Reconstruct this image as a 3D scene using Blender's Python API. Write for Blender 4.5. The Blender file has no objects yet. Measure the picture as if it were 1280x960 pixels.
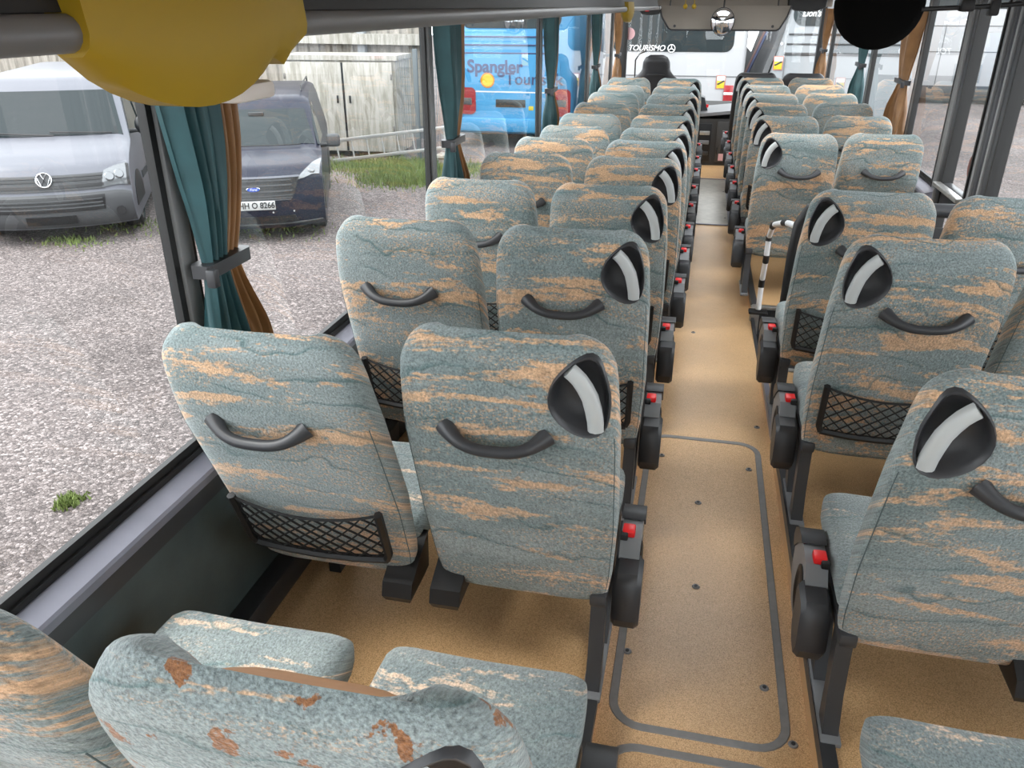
import bpy, bmesh, math, random
from mathutils import Vector, Matrix
random.seed(7)
S = bpy.context.scene
C = S.collection

# ------------------------------------------------------------------ camera, sky, exposure
cam_d = bpy.data.cameras.new('camera'); cam = bpy.data.objects.new('camera', cam_d); C.objects.link(cam)
cam.location = (0, 0, 1.8)
cam.rotation_euler = (math.pi/2 - math.atan(473/1000), 0, math.atan(250/math.hypot(1000, 473)))
cam_d.sensor_width = 36; cam_d.lens = 36*1000/1280; cam_d.clip_start = .02; cam_d.clip_end = 300
S.camera = cam
W = bpy.data.worlds.new('overcast_sky'); S.world = W; W.use_nodes = True
bgn = W.node_tree.nodes['Background']
bgn.inputs[0].default_value = (.93, .965, 1, 1); bgn.inputs[1].default_value = 4.0
sun_d = bpy.data.lights.new('sun', 'SUN'); sun_d.energy = 2.0; sun_d.angle = math.radians(25); sun_d.color = (1, .96, .9)
sun = bpy.data.objects.new('sun', sun_d); C.objects.link(sun); sun.rotation_euler = (math.radians(38), 0, math.radians(-62))
vs = S.view_settings; vs.view_transform = 'Standard'; vs.look = 'None'; vs.gamma = 1; vs.use_curve_mapping = False
vs.exposure = 0.45
cy = S.cycles
cy.max_bounces = 10; cy.diffuse_bounces = 5; cy.glossy_bounces = 4; cy.transparent_max_bounces = 24; cy.transmission_bounces = 6
cy.use_denoising = True; cy.sample_clamp_indirect = 6

# ------------------------------------------------------------------ materials
MATS = {}
def nt(name):
    m = bpy.data.materials.new(name); m.use_nodes = True
    MATS[name] = m
    return m, m.node_tree.nodes, m.node_tree.links, m.node_tree.nodes['Principled BSDF']
def plain(name, col, rough=.5, metal=0, spec=.5, noise=0, nscale=30, bump=0, bscale=200, coat=0, emit=None):
    m, N, L, B = nt(name)
    B.inputs['Base Color'].default_value = (*col, 1); B.inputs['Roughness'].default_value = rough
    B.inputs['Metallic'].default_value = metal; B.inputs['Specular IOR Level'].default_value = spec
    B.inputs['Coat Weight'].default_value = coat
    if emit: B.inputs['Emission Color'].default_value = (*col, 1); B.inputs['Emission Strength'].default_value = emit
    tc = N.new('ShaderNodeTexCoord')
    if noise:
        n = N.new('ShaderNodeTexNoise'); n.inputs['Scale'].default_value = nscale; n.inputs['Detail'].default_value = 6
        L.new(tc.outputs['Object'], n.inputs['Vector'])
        r = N.new('ShaderNodeMapRange'); r.inputs['From Min'].default_value = .3; r.inputs['From Max'].default_value = .7
        r.inputs['To Min'].default_value = 1-noise; r.inputs['To Max'].default_value = 1+noise
        L.new(n.outputs['Fac'], r.inputs['Value'])
        v = N.new('ShaderNodeVectorMath'); v.operation = 'SCALE'; v.inputs[0].default_value = col
        L.new(r.outputs[0], v.inputs['Scale']); L.new(v.outputs[0], B.inputs['Base Color'])
    if bump:
        n2 = N.new('ShaderNodeTexNoise'); n2.inputs['Scale'].default_value = bscale; n2.inputs['Detail'].default_value = 3
        L.new(tc.outputs['Object'], n2.inputs['Vector'])
        b = N.new('ShaderNodeBump'); b.inputs['Strength'].default_value = bump; b.inputs['Distance'].default_value = .004
        L.new(n2.outputs['Fac'], b.inputs['Height']); L.new(b.outputs[0], B.inputs['Normal'])
    return m
def fabric(name, base1, base2, tan, line, worn=None, thr=.53):
    m, N, L, B = nt(name)
    tc = N.new('ShaderNodeTexCoord'); oi = N.new('ShaderNodeObjectInfo')
    # pattern coordinate: x across, height/depth folded together so that streaks run across the seat
    sx = N.new('ShaderNodeSeparateXYZ'); L.new(tc.outputs['Object'], sx.inputs[0])
    ad = N.new('ShaderNodeMath'); ad.operation = 'MULTIPLY_ADD'; L.new(sx.outputs['Y'], ad.inputs[0]); ad.inputs[1].default_value = .8; L.new(sx.outputs['Z'], ad.inputs[2])
    of = N.new('ShaderNodeMath'); of.operation = 'MULTIPLY'; L.new(oi.outputs['Random'], of.inputs[0]); of.inputs[1].default_value = 37.0
    cb = N.new('ShaderNodeCombineXYZ'); L.new(sx.outputs['X'], cb.inputs[0]); L.new(ad.outputs[0], cb.inputs[2]); L.new(of.outputs[0], cb.inputs[1])
    def noise(scale, sc, det, dist=0, rough=.55):
        mp = N.new('ShaderNodeMapping'); mp.inputs['Scale'].default_value = sc; L.new(cb.outputs[0], mp.inputs['Vector'])
        n = N.new('ShaderNodeTexNoise'); n.inputs['Scale'].default_value = scale; n.inputs['Detail'].default_value = det
        n.inputs['Distortion'].default_value = dist; n.inputs['Roughness'].default_value = rough
        L.new(mp.outputs[0], n.inputs['Vector']); return n.outputs['Fac']
    def rng(src, a, b, lo=0, hi=1):
        r = N.new('ShaderNodeMapRange'); r.inputs['From Min'].default_value = a; r.inputs['From Max'].default_value = b
        r.inputs['To Min'].default_value = lo; r.inputs['To Max'].default_value = hi; L.new(src, r.inputs['Value']); return r.outputs[0]
    def math2(op, a, b):
        k = N.new('ShaderNodeMath'); k.operation = op
        for i, q in enumerate((a, b)):
            if isinstance(q, (int, float)): k.inputs[i].default_value = q
            else: L.new(q, k.inputs[i])
        return k.outputs[0]
    def mix(f, a, b):
        k = N.new('ShaderNodeMix'); k.data_type = 'RGBA'; L.new(f, k.inputs[0])
        for i, q in ((6, a), (7, b)):
            if isinstance(q, tuple): k.inputs[i].default_value = (*q, 1)
            else: L.new(q, k.inputs[i])
        return k.outputs[2]
    big = noise(1, (2.2, 1, 9), 3, .3)
    col = mix(rng(big, .35, .65), base1, base2)
    # long tan streaks with ragged edges
    st = noise(1, (3.2, 1, 21), 5, .35, .6)
    rag = noise(1, (55, 1, 110), 3)
    s2 = math2('ADD', st, math2('MULTIPLY', math2('SUBTRACT', rag, .5), .30))
    tanf = rng(s2, thr, thr+.06)
    # fainter speckled bands between the streaks
    sp = noise(1, (2.4, 1, 13), 3, .2); gr = noise(1, (120, 1, 190), 3, 0, .7)
    spk = math2('MULTIPLY', rng(sp, thr-.05, thr+.05), rng(gr, .52, .62))
    tanf = math2('MAXIMUM', tanf, math2('MULTIPLY', spk, .8))
    shade = noise(1, (14, 1, 60), 4)
    tcol = mix(rng(shade, .35, .7), tan, tuple(c*1.25 for c in tan))
    col = mix(tanf, col, tcol)
    # thin dark wavy lines: contours of a warped height
    wv = noise(1, (3.0, 1, 4), 3, .2)
    hz = math2('ADD', math2('MULTIPLY', ad.outputs[0], 14.0), math2('MULTIPLY', wv, 3.2))
    fr = math2('FRACT', math2('ADD', hz, math2('MULTIPLY', oi.outputs['Random'], 7.0)), 0)
    ln = math2('MULTIPLY', rng(fr, .0, .035), rng(fr, .16, .05))
    ln = math2('MULTIPLY', ln, rng(noise(1, (4, 1, 8), 2), .42, .55))
    col = mix(math2('MULTIPLY', ln, .75), col, line)
    fuzz = noise(1, (210, 210, 210), 4, 0, .7)
    if worn:
        wn = N.new('ShaderNodeTexNoise'); wn.inputs['Scale'].default_value = 17; wn.inputs['Detail'].default_value = 5; wn.inputs['Roughness'].default_value = .6
        L.new(tc.outputs['Object'], wn.inputs['Vector'])
        col = mix(rng(wn.outputs['Fac'], .588, .608), col, worn)
    fz = rng(fuzz, .3, .7, .48, 1.52)
    vm = N.new('ShaderNodeVectorMath'); vm.operation = 'SCALE'; L.new(col, vm.inputs[0]); L.new(fz, vm.inputs['Scale'])
    L.new(vm.outputs[0], B.inputs['Base Color'])
    B.inputs['Roughness'].default_value = .95; B.inputs['Specular IOR Level'].default_value = .15
    B.inputs['Sheen Weight'].default_value = .35; B.inputs['Sheen Roughness'].default_value = .5
    nz = N.new('ShaderNodeTexNoise'); nz.inputs['Scale'].default_value = 190; nz.inputs['Detail'].default_value = 4; L.new(tc.outputs['Object'], nz.inputs['Vector'])
    bp = N.new('ShaderNodeBump'); bp.inputs['Strength'].default_value = .9; bp.inputs['Distance'].default_value = .004
    L.new(nz.outputs['Fac'], bp.inputs['Height']); L.new(bp.outputs[0], B.inputs['Normal'])
    return m
T1, T2 = (.155, .203, .205), (.25, .293, .295)
fabric('fabric', T1, T2, (.50, .325, .20), (.07, .13, .135))
fabric('fabric_worn', (.215, .265, .27), (.30, .345, .345), (.50, .34, .22), (.09, .16, .16), worn=(.26, .12, .055), thr=.60)
fabric('cushion_fabric', (.20, .245, .25), (.275, .315, .31), (.62, .47, .35), (.13, .21, .21), thr=.60)
plain('leather_tan', (.52, .27, .13), .45, bump=.1, bscale=90)
plain('leather_black', (.018, .018, .02), .42, bump=.15, bscale=120)
plain('plastic_dark', (.035, .036, .04), .42, bump=.08, bscale=400)
plain('plastic_black', (.008, .008, .009), .5)
plain('mirror_black', (.002, .002, .002), .9, spec=.1)
plain('plastic_grey', (.20, .205, .215), .45, bump=.05, bscale=300)
plain('grip_silver', (.46, .48, .48), .45)
plain('belt_red', (.75, .012, .015), .35)
plain('net_black', (.006, .006, .007), .7)
plain('piping', (.07, .10, .105), .8)
plain('trim_grey', (.21, .205, .205), .5, noise=.08, nscale=40)
plain('rail_dark', (.055, .057, .062), .38, metal=.3)
plain('hatch_metal', (.40, .37, .32), .33, metal=.3, noise=.15, nscale=18)
plain('steel', (.55, .55, .54), .35, metal=.85, noise=.12, nscale=25)
plain('wall_panel', (.072, .098, .10), .5, noise=.2, nscale=6, bump=.12, bscale=150)
plain('sill_alu', (.21, .21, .255), .45, metal=.2, noise=.06, nscale=15)
plain('rubber', (.008, .008, .008), .55)
plain('post_grey', (.17, .173, .175), .6, bump=.05, bscale=200)
plain('ceiling_white', (.82, .80, .76), .8)
plain('rack_dark', (.012, .012, .013), .6)
plain('rail_grey', (.17, .17, .175), .4, metal=.2)
plain('yellow_plastic', (.36, .235, .006), .55)
plain('clip_white', (.7, .66, .62), .5)
plain('visor_brown', (.22, .195, .165), .8)
plain('mirror_glass', (.75, .78, .82), .04, metal=1)
plain('console_grey', (.055, .053, .052), .6)
plain('white_tube', (.75, .76, .78), .35)
plain('sticker_brown', (.16, .07, .06), .6)
plain('sticker_pink', (.75, .45, .47), .6)
plain('paper_white', (.8, .8, .8), .6)
plain('curtain_teal', (.022, .078, .088), .55, noise=.15, nscale=12)
plain('curtain_gold', (.27, .135, .05), .45, noise=.15, nscale=12)
plain('dark_step', (.02, .02, .022), .7)
# outside
plain('paint_white', (.42, .425, .435), .3, spec=.4)
plain('paint_lightgrey', (.29, .31, .325), .35, spec=.3)
plain('paint_silver', (.15, .155, .178), .35, metal=.1, spec=.25)
plain('paint_navy', (.010, .012, .024), .3, spec=.22)
plain('paint_blue', (.06, .30, .56), .35, spec=.3)
plain('bumper_grey', (.06, .062, .066), .65)
plain('car_black', (.006, .006, .007), .4)
plain('car_glass', (.022, .028, .03), .06, spec=.15)
plain('chrome', (.62, .63, .65), .15, metal=1)
plain('lamp_clear', (.22, .23, .24), .15, metal=.5)
plain('lamp_red', (.30, .015, .02), .2)
plain('lamp_orange', (.65, .22, .01), .4)
plain('tire', (.014, .014, .014), .85)
plain('rim', (.18, .17, .16), .5, metal=.6)
plain('plate_white', (.55, .56, .55), .45)
plain('plate_blue', (.01, .06, .35), .4)
plain('letter_navy', (.02, .03, .10), .5)
plain('letter_black', (.006, .006, .007), .5)
plain('letter_white', (.8, .8, .8), .5)
plain('sticker_yellow', (.62, .50, .02), .5)
plain('sticker_edge', (.5, .22, .18), .5)
plain('stripe_red', (.42, .16, .13), .5)
plain('stripe_blue', (.06, .11, .36), .5)
plain('truck_grey', (.14, .145, .15), .6, noise=.12, nscale=3)
plain('ladder_alu', (.42, .42, .41), .4, metal=.5)
plain('fence_grey', (.13, .15, .16), .6)
plain('grass_blade', (.15, .20, .05), .8, noise=.35, nscale=6)
plain('vent_dark', (.03, .03, .032), .6)
def streaky(name, col, col2):
    m, N, L, B = nt(name)
    tc = N.new('ShaderNodeTexCoord'); mp = N.new('ShaderNodeMapping'); mp.inputs['Scale'].default_value = (9, 9, 1.2); L.new(tc.outputs['Object'], mp.inputs[0])
    n = N.new('ShaderNodeTexNoise'); n.inputs['Scale'].default_value = 1.4; n.inputs['Detail'].default_value = 8; n.inputs['Roughness'].default_value = .65; L.new(mp.outputs[0], n.inputs[0])
    r = N.new('ShaderNodeValToRGB'); r.color_ramp.elements[0].position = .38; r.color_ramp.elements[1].position = .58
    r.color_ramp.elements[0].color = (*col2, 1); r.color_ramp.elements[1].color = (*col, 1)
    L.new(n.outputs['Fac'], r.inputs[0]); L.new(r.outputs[0], B.inputs['Base Color']); B.inputs['Roughness'].default_value = .75
streaky('weathered_white', (.43, .41, .37), (.26, .245, .20))
streaky('beige_clad', (.35, .32, .275), (.225, .205, .17))
def floor_mat():
    m, N, L, B = nt('floor_tan')
    tc = N.new('ShaderNodeTexCoord')
    n = N.new('ShaderNodeTexNoise'); n.inputs['Scale'].default_value = 420; n.inputs['Detail'].default_value = 3; L.new(tc.outputs['Object'], n.inputs[0])
    n2 = N.new('ShaderNodeTexNoise'); n2.inputs['Scale'].default_value = 2.2; n2.inputs['Detail'].default_value = 6; L.new(tc.outputs['Object'], n2.inputs[0])
    r = N.new('ShaderNodeValToRGB'); e = r.color_ramp.elements
    e[0].position = .34; e[0].color = (.37, .205, .085, 1); e[1].position = .50; e[1].color = (.66, .405, .195, 1)
    k = e.new(.70); k.color = (.80, .55, .31, 1)
    L.new(n.outputs['Fac'], r.inputs[0])
    mr = N.new('ShaderNodeMapRange'); mr.inputs['From Min'].default_value = .3; mr.inputs['From Max'].default_value = .7; mr.inputs['To Min'].default_value = .86; mr.inputs['To Max'].default_value = 1.1
    L.new(n2.outputs['Fac'], mr.inputs['Value'])
    v = N.new('ShaderNodeVectorMath'); v.operation = 'SCALE'; L.new(r.outputs[0], v.inputs[0]); L.new(mr.outputs[0], v.inputs['Scale']); L.new(v.outputs[0], B.inputs['Base Color'])
    B.inputs['Roughness'].default_value = .36; B.inputs['Specular IOR Level'].default_value = .5
    b = N.new('ShaderNodeBump'); b.inputs['Strength'].default_value = .06; b.inputs['Distance'].default_value = .002; L.new(n.outputs['Fac'], b.inputs['Height']); L.new(b.outputs[0], B.inputs['Normal'])
floor_mat()
def gravel_mat():
    m, N, L, B = nt('gravel')
    tc = N.new('ShaderNodeTexCoord')
    v = N.new('ShaderNodeTexVoronoi'); v.inputs['Scale'].default_value = 42; v.inputs['Randomness'].default_value = 1; L.new(tc.outputs['Object'], v.inputs['Vector'])
    ve = N.new('ShaderNodeTexVoronoi'); ve.feature = 'DISTANCE_TO_EDGE'; ve.inputs['Scale'].default_value = 42; L.new(tc.outputs['Object'], ve.inputs['Vector'])
    sc = N.new('ShaderNodeSeparateColor'); L.new(v.outputs['Color'], sc.inputs[0])
    r = N.new('ShaderNodeValToRGB'); e = r.color_ramp.elements
    e[0].position = 0; e[0].color = (.085, .072, .07, 1); e[1].position = 1; e[1].color = (.36, .31, .30, 1)
    k = e.new(.35); k.color = (.165, .138, .133, 1); k = e.new(.7); k.color = (.21, .180, .173, 1)
    L.new(sc.outputs[0], r.inputs[0])
    er = N.new('ShaderNodeMapRange'); er.inputs['From Max'].default_value = .16; er.inputs['To Min'].default_value = .5; L.new(ve.outputs['Distance'], er.inputs['Value'])
    n = N.new('ShaderNodeTexNoise'); n.inputs['Scale'].default_value = .55; n.inputs['Detail'].default_value = 5; L.new(tc.outputs['Object'], n.inputs[0])
    nr = N.new('ShaderNodeMapRange'); nr.inputs['From Min'].default_value = .3; nr.inputs['From Max'].default_value = .7; nr.inputs['To Min'].default_value = .8; nr.inputs['To Max'].default_value = 1.2; L.new(n.outputs['Fac'], nr.inputs['Value'])
    mu = N.new('ShaderNodeMath'); mu.operation = 'MULTIPLY'; L.new(er.outputs[0], mu.inputs[0]); L.new(nr.outputs[0], mu.inputs[1])
    vm = N.new('ShaderNodeVectorMath'); vm.operation = 'SCALE'; L.new(r.outputs[0], vm.inputs[0]); L.new(mu.outputs[0], vm.inputs['Scale'])
    # mossy green patches
    g = N.new('ShaderNodeTexNoise'); g.inputs['Scale'].default_value = .8; g.inputs['Detail'].default_value = 8; g.inputs['Roughness'].default_value = .7; L.new(tc.outputs['Object'], g.inputs[0])
    gr = N.new('ShaderNodeMapRange'); gr.inputs['From Min'].default_value = .66; gr.inputs['From Max'].default_value = .74; L.new(g.outputs['Fac'], gr.inputs['Value'])
    mx = N.new('ShaderNodeMix'); mx.data_type = 'RGBA'; L.new(gr.outputs[0], mx.inputs[0]); L.new(vm.outputs[0], mx.inputs[6]); mx.inputs[7].default_value = (.10, .13, .035, 1)
    L.new(mx.outputs[2], B.inputs['Base Color']); B.inputs['Roughness'].default_value = .9; B.inputs['Specular IOR Level'].default_value = .2
    b = N.new('ShaderNodeBump'); b.inputs['Strength'].default_value = .5; b.inputs['Distance'].default_value = .02; L.new(er.outputs[0], b.inputs['Height']); L.new(b.outputs[0], B.inputs['Normal'])
gravel_mat()
def glass_mat(name, tint, refl=1.0):
    m = bpy.data.materials.new(name); m.use_nodes = True; MATS[name] = m
    N, L = m.node_tree.nodes, m.node_tree.links; N.clear()
    o = N.new('ShaderNodeOutputMaterial'); mx = N.new('ShaderNodeMixShader'); t = N.new('ShaderNodeBsdfTransparent'); g = N.new('ShaderNodeBsdfGlossy')
    lw = N.new('ShaderNodeLayerWeight'); lw.inputs['Blend'].default_value = .5
    pw = N.new('ShaderNodeMath'); pw.operation = 'POWER'; L.new(lw.outputs['Facing'], pw.inputs[0]); pw.inputs[1].default_value = 5
    f = N.new('ShaderNodeMath'); f.operation = 'MULTIPLY_ADD'; L.new(pw.outputs[0], f.inputs[0]); f.inputs[1].default_value = .80; f.inputs[2].default_value = .06
    t.inputs[0].default_value = (*tint, 1); g.inputs['Roughness'].default_value = .0; g.inputs[0].default_value = (refl, refl, refl, 1)
    L.new(f.outputs[0], mx.inputs[0]); L.new(t.outputs[0], mx.inputs[1]); L.new(g.outputs[0], mx.inputs[2]); L.new(mx.outputs[0], o.inputs[0])
glass_mat('glass', (.97, .985, .98))

# outside colours darkened to balance the daylit yard against the dimmer cabin
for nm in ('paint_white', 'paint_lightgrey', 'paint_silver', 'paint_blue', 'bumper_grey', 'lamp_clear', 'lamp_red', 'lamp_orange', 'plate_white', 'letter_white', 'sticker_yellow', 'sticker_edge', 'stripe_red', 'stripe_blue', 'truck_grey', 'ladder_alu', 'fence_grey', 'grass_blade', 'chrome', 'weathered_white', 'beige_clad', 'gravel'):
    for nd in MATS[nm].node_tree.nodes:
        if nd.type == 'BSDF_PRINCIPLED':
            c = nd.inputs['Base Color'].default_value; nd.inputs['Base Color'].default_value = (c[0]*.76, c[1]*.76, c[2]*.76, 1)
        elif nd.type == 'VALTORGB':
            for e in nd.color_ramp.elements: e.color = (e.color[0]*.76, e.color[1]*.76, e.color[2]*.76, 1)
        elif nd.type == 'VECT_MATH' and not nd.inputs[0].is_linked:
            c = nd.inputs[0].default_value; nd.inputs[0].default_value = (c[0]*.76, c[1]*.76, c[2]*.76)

# ------------------------------------------------------------------ mesh helpers
class MB:
    def __init__(s): s.v = []; s.f = []
    def add(s, vs, fs, M=None):
        o = len(s.v)
        s.v += [tuple(M @ Vector(p)) if M is not None else tuple(p) for p in vs]
        s.f += [tuple(i+o for i in q) for q in fs]; return s
    def box(s, x0, x1, y0, y1, z0, z1, M=None):
        return s.add([(x0,y0,z0),(x1,y0,z0),(x1,y1,z0),(x0,y1,z0),(x0,y0,z1),(x1,y0,z1),(x1,y1,z1),(x0,y1,z1)],
                     [(3,2,1,0),(4,5,6,7),(0,1,5,4),(1,2,6,5),(2,3,7,6),(3,0,4,7)], M)
    def rbox(s, x0, x1, y0, y1, z0, z1, r=.01, seg=2, M=None):
        bm = bmesh.new(); bmesh.ops.create_cube(bm, size=1)
        for v in bm.verts: v.co = ((x0+x1)/2+v.co.x*(x1-x0), (y0+y1)/2+v.co.y*(y1-y0), (z0+z1)/2+v.co.z*(z1-z0))
        bmesh.ops.bevel(bm, geom=bm.edges[:], offset=r, segments=seg, profile=.5, affect='EDGES')
        bm.verts.index_update()
        s.add([v.co[:] for v in bm.verts], [tuple(v.index for v in f.verts) for f in bm.faces], M); bm.free(); return s
    def tube(s, pts, r, seg=8, cap=True, sq=(1, 1), up=None, M=None):
        P = [Vector(p) for p in pts]; n = len(P); R = r if isinstance(r, (list, tuple)) else [r]*n
        vs = []; fs = []; prev = Vector(up) if up else None
        for i in range(n):
            t = (P[min(i+1, n-1)]-P[max(i-1, 0)]).normalized()
            if prev is None: prev = Vector((0, 0, 1)) if abs(t.z) < .9 else Vector((1, 0, 0))
            a = (prev - t*prev.dot(t)).normalized(); b = t.cross(a); prev = a
            for k in range(seg):
                q = 2*math.pi*(k+.5)/seg
                vs.append(tuple(P[i]+a*math.cos(q)*R[i]*sq[0]+b*math.sin(q)*R[i]*sq[1]))
        for i in range(n-1):
            for k in range(seg):
                fs.append((i*seg+k, i*seg+(k+1) % seg, (i+1)*seg+(k+1) % seg, (i+1)*seg+k))
        if cap: fs.append(tuple(range(seg-1, -1, -1))); fs.append(tuple((n-1)*seg+k for k in range(seg)))
        return s.add(vs, fs, M)
    def loft(s, rings, capa=True, capb=True, M=None):
        n = len(rings[0]); vs = [p for r in rings for p in r]; fs = []
        for i in range(len(rings)-1):
            for k in range(n): fs.append((i*n+k, i*n+(k+1) % n, (i+1)*n+(k+1) % n, (i+1)*n+k))
        if capa: fs.append(tuple(range(n-1, -1, -1)))
        if capb: fs.append(tuple((len(rings)-1)*n+k for k in range(n)))
        return s.add(vs, fs, M)
    def prism(s, poly, fn, d0, d1, M=None):       # poly (a,b); fn(a,b,d) -> xyz
        return s.loft([[fn(a, b, d0) for a, b in poly], [fn(a, b, d1) for a, b in poly]], M=M)
    def grid(s, fn, nu, nv, M=None):
        vs = [fn(i/nu, j/nv) for j in range(nv+1) for i in range(nu+1)]
        fs = [(j*(nu+1)+i, j*(nu+1)+i+1, (j+1)*(nu+1)+i+1, (j+1)*(nu+1)+i) for j in range(nv) for i in range(nu)]
        return s.add(vs, fs, M)
    def disc(s, c, r, axis, h, seg=20, r2=None, M=None):   # short cylinder along axis vector
        c = Vector(c); ax = Vector(axis).normalized()
        return s.tube([c, c+ax*h], [r, r2 if r2 is not None else r], seg, M=M)
    def sphere(s, c, r, nu=14, nv=8, M=None):
        rx, ry, rz = r if isinstance(r, tuple) else (r, r, r)
        rings = []
        for j in range(nv+1):
            a = -math.pi/2+math.pi*(j+.02)/(nv+.04)
            rings.append([(c[0]+rx*math.cos(a)*math.cos(2*math.pi*k/nu), c[1]+ry*math.cos(a)*math.sin(2*math.pi*k/nu), c[2]+rz*math.sin(a)) for k in range(nu)])
        return s.loft(rings, M=M)
    def mesh(s, name, smooth=40):
        me = bpy.data.meshes.new(name); me.from_pydata(s.v, [], s.f); me.validate(); me.update()
        bm = bmesh.new(); bm.from_mesh(me); bmesh.ops.recalc_face_normals(bm, faces=bm.faces[:]); bm.to_mesh(me); bm.free()
        if smooth:
            me.shade_smooth(); me.set_sharp_from_angle(angle=math.radians(smooth))
        return me
    def build(s, name, mat, parent=None, smooth=40):
        return link(name, s.mesh(name, smooth), mat, parent)
def link(name, me, mat, parent=None):
    if mat and not me.materials: me.materials.append(MATS[mat])
    o = bpy.data.objects.new(name, me); C.objects.link(o)
    if parent: o.parent = parent
    return o
def tag(o, label=None, cat=None, group=None, kind=None):
    if label: o['label'] = label
    if cat: o['category'] = cat
    if group: o['group'] = group
    if kind: o['kind'] = kind
    return o
def thing(name, label, cat, loc=(0, 0, 0), rz=0, group=None, scale=1):
    o = bpy.data.objects.new(name, None); C.objects.link(o); o.location = loc; o.rotation_euler = (0, 0, rz); o.scale = (scale,)*3
    o.empty_display_size = .1
    return tag(o, label, cat, group)
def struct(o, label=None): return tag(o, label, kind='structure')
def lerp(tab, y):
    if y <= tab[0][0]: return tab[0][1]
    for (a, p), (b, q) in zip(tab, tab[1:]):
        if y <= b: return p+(q-p)*(y-a)/(b-a)
    return tab[-1][1]
def copy_tree(o, parent=None):
    c = o.copy(); C.objects.link(c); c.parent = parent
    for ch in list(o.children): copy_tree(ch, c)
    return c
def text_mesh(txt, size, depth=.004, shear=0, bold=0):
    cu = bpy.data.curves.new('txt', 'FONT'); cu.body = txt; cu.size = size; cu.extrude = depth; cu.align_x = 'CENTER'; cu.align_y = 'CENTER'; cu.shear = shear; cu.offset = bold
    o = bpy.data.objects.new('txt', cu); C.objects.link(o)
    dg = bpy.context.evaluated_depsgraph_get(); me = bpy.data.meshes.new_from_object(o.evaluated_get(dg))
    bpy.data.objects.remove(o); bpy.data.curves.remove(cu); return me
def lettering(name, txt, size, mat, parent, M, shear=0, bold=0, sx=1):
    me = text_mesh(txt, size, .004, shear, bold); me.materials.clear(); me.materials.append(MATS[mat])
    me.transform(Matrix.Diagonal((sx, 1, 1, 1))); me.transform(M)
    return link(name, me, mat, parent)

# ------------------------------------------------------------------ the coach body
XL, XR = -1.25, 1.56                    # glass planes
Y0, Y1 = -1.6, 13.15                    # rear wall, windscreen
ZP = [(-2, .08), (2.9, .08), (3.4, .045), (4.2, .025), (5, -.005), (5.8, -.037), (6.5, -.046), (8, -.032), (9.5, -.015), (13, -.015)]
ZA = [(-2, -.02), (3.4, -.02), (6, -.14), (13, -.15)]
zp = lambda y: lerp(ZP, y)
za = lambda y: lerp(ZA, y)
YS = [-1.6, 0, 1.5, 2.9, 3.4, 3.8, 4.15, 4.6, 5, 5.3, 5.8, 6.5, 7.2, 8, 9.5, 10.4, 12.6]
AL, AR = -.13, .45                      # aisle edges
mb = MB()
for a, b in zip(YS, YS[1:]):
    mb.add([(AL, a, za(a)), (AR, a, za(a)), (AR, b, za(b)), (AL, b, za(b))], [(0, 1, 2, 3)])
mb.box(AL, AR, Y0, 12.6, -.45, -.4)
floor = struct(mb.build('floor', 'floor_tan', smooth=0), 'speckled tan vinyl aisle floor between the seat rows')
def platform(x0, x1, y0, y1):
    m = MB(); ys = [y0]+[y for y in YS if y0 < y < y1]+[y1]
    for a, b in zip(ys, ys[1:]):
        m.add([(x0, a, -.42), (x1, a, -.42), (x1, b, -.42), (x0, b, -.42), (x0, a, zp(a)), (x1, a, zp(a)), (x1, b, zp(b)), (x0, b, zp(b))],
              [(4, 5, 6, 7), (0, 1, 5, 4), (1, 2, 6, 5), (2, 3, 7, 6), (3, 0, 4, 7)])
    return m.build('seat_platform', 'floor_tan', floor, smooth=0)
platform(XL-.03, AL, Y0, 10.4); platform(AR, XR+.03, Y0, 4.15); platform(AR, XR+.03, 5.3, 10.4)
m = MB().box(XL, AL, 10.4, 12.6, -.42, -.13).box(AR, XR, 10.4, 12.6, -.42, -.135); m.build('front_platform', 'floor_tan', floor, smooth=0)
# seat tracks along the platform edges
def track(x0, x1, ranges, mat='rail_dark', dz=.012, name='seat_track'):
    for y0, y1 in ranges:
        m = MB(); ys = [y0]+[y for y in YS if y0 < y < y1]+[y1]
        for a, b in zip(ys, ys[1:]):
            m.add([(x0, a, zp(a)-.03), (x1, a, zp(a)-.03), (x1, b, zp(b)-.03), (x0, b, zp(b)-.03), (x0, a, zp(a)+dz), (x1, a, zp(a)+dz), (x1, b, zp(b)+dz), (x0, b, zp(b)+dz)],
                  [(4, 5, 6, 7), (0, 1, 5, 4), (1, 2, 6, 5), (2, 3, 7, 6), (3, 0, 4, 7)])
        m.build(name, mat, floor, smooth=0)
track(AL-.035, AL+.004, [(Y0, 10.4)]); track(AR-.004, AR+.035, [(Y0, 3.35), (5.3, 10.4)])
track(AR-.006, AR+.02, [(3.35, 4.15)], 'sill_alu', .006, 'edge_profile')
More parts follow.
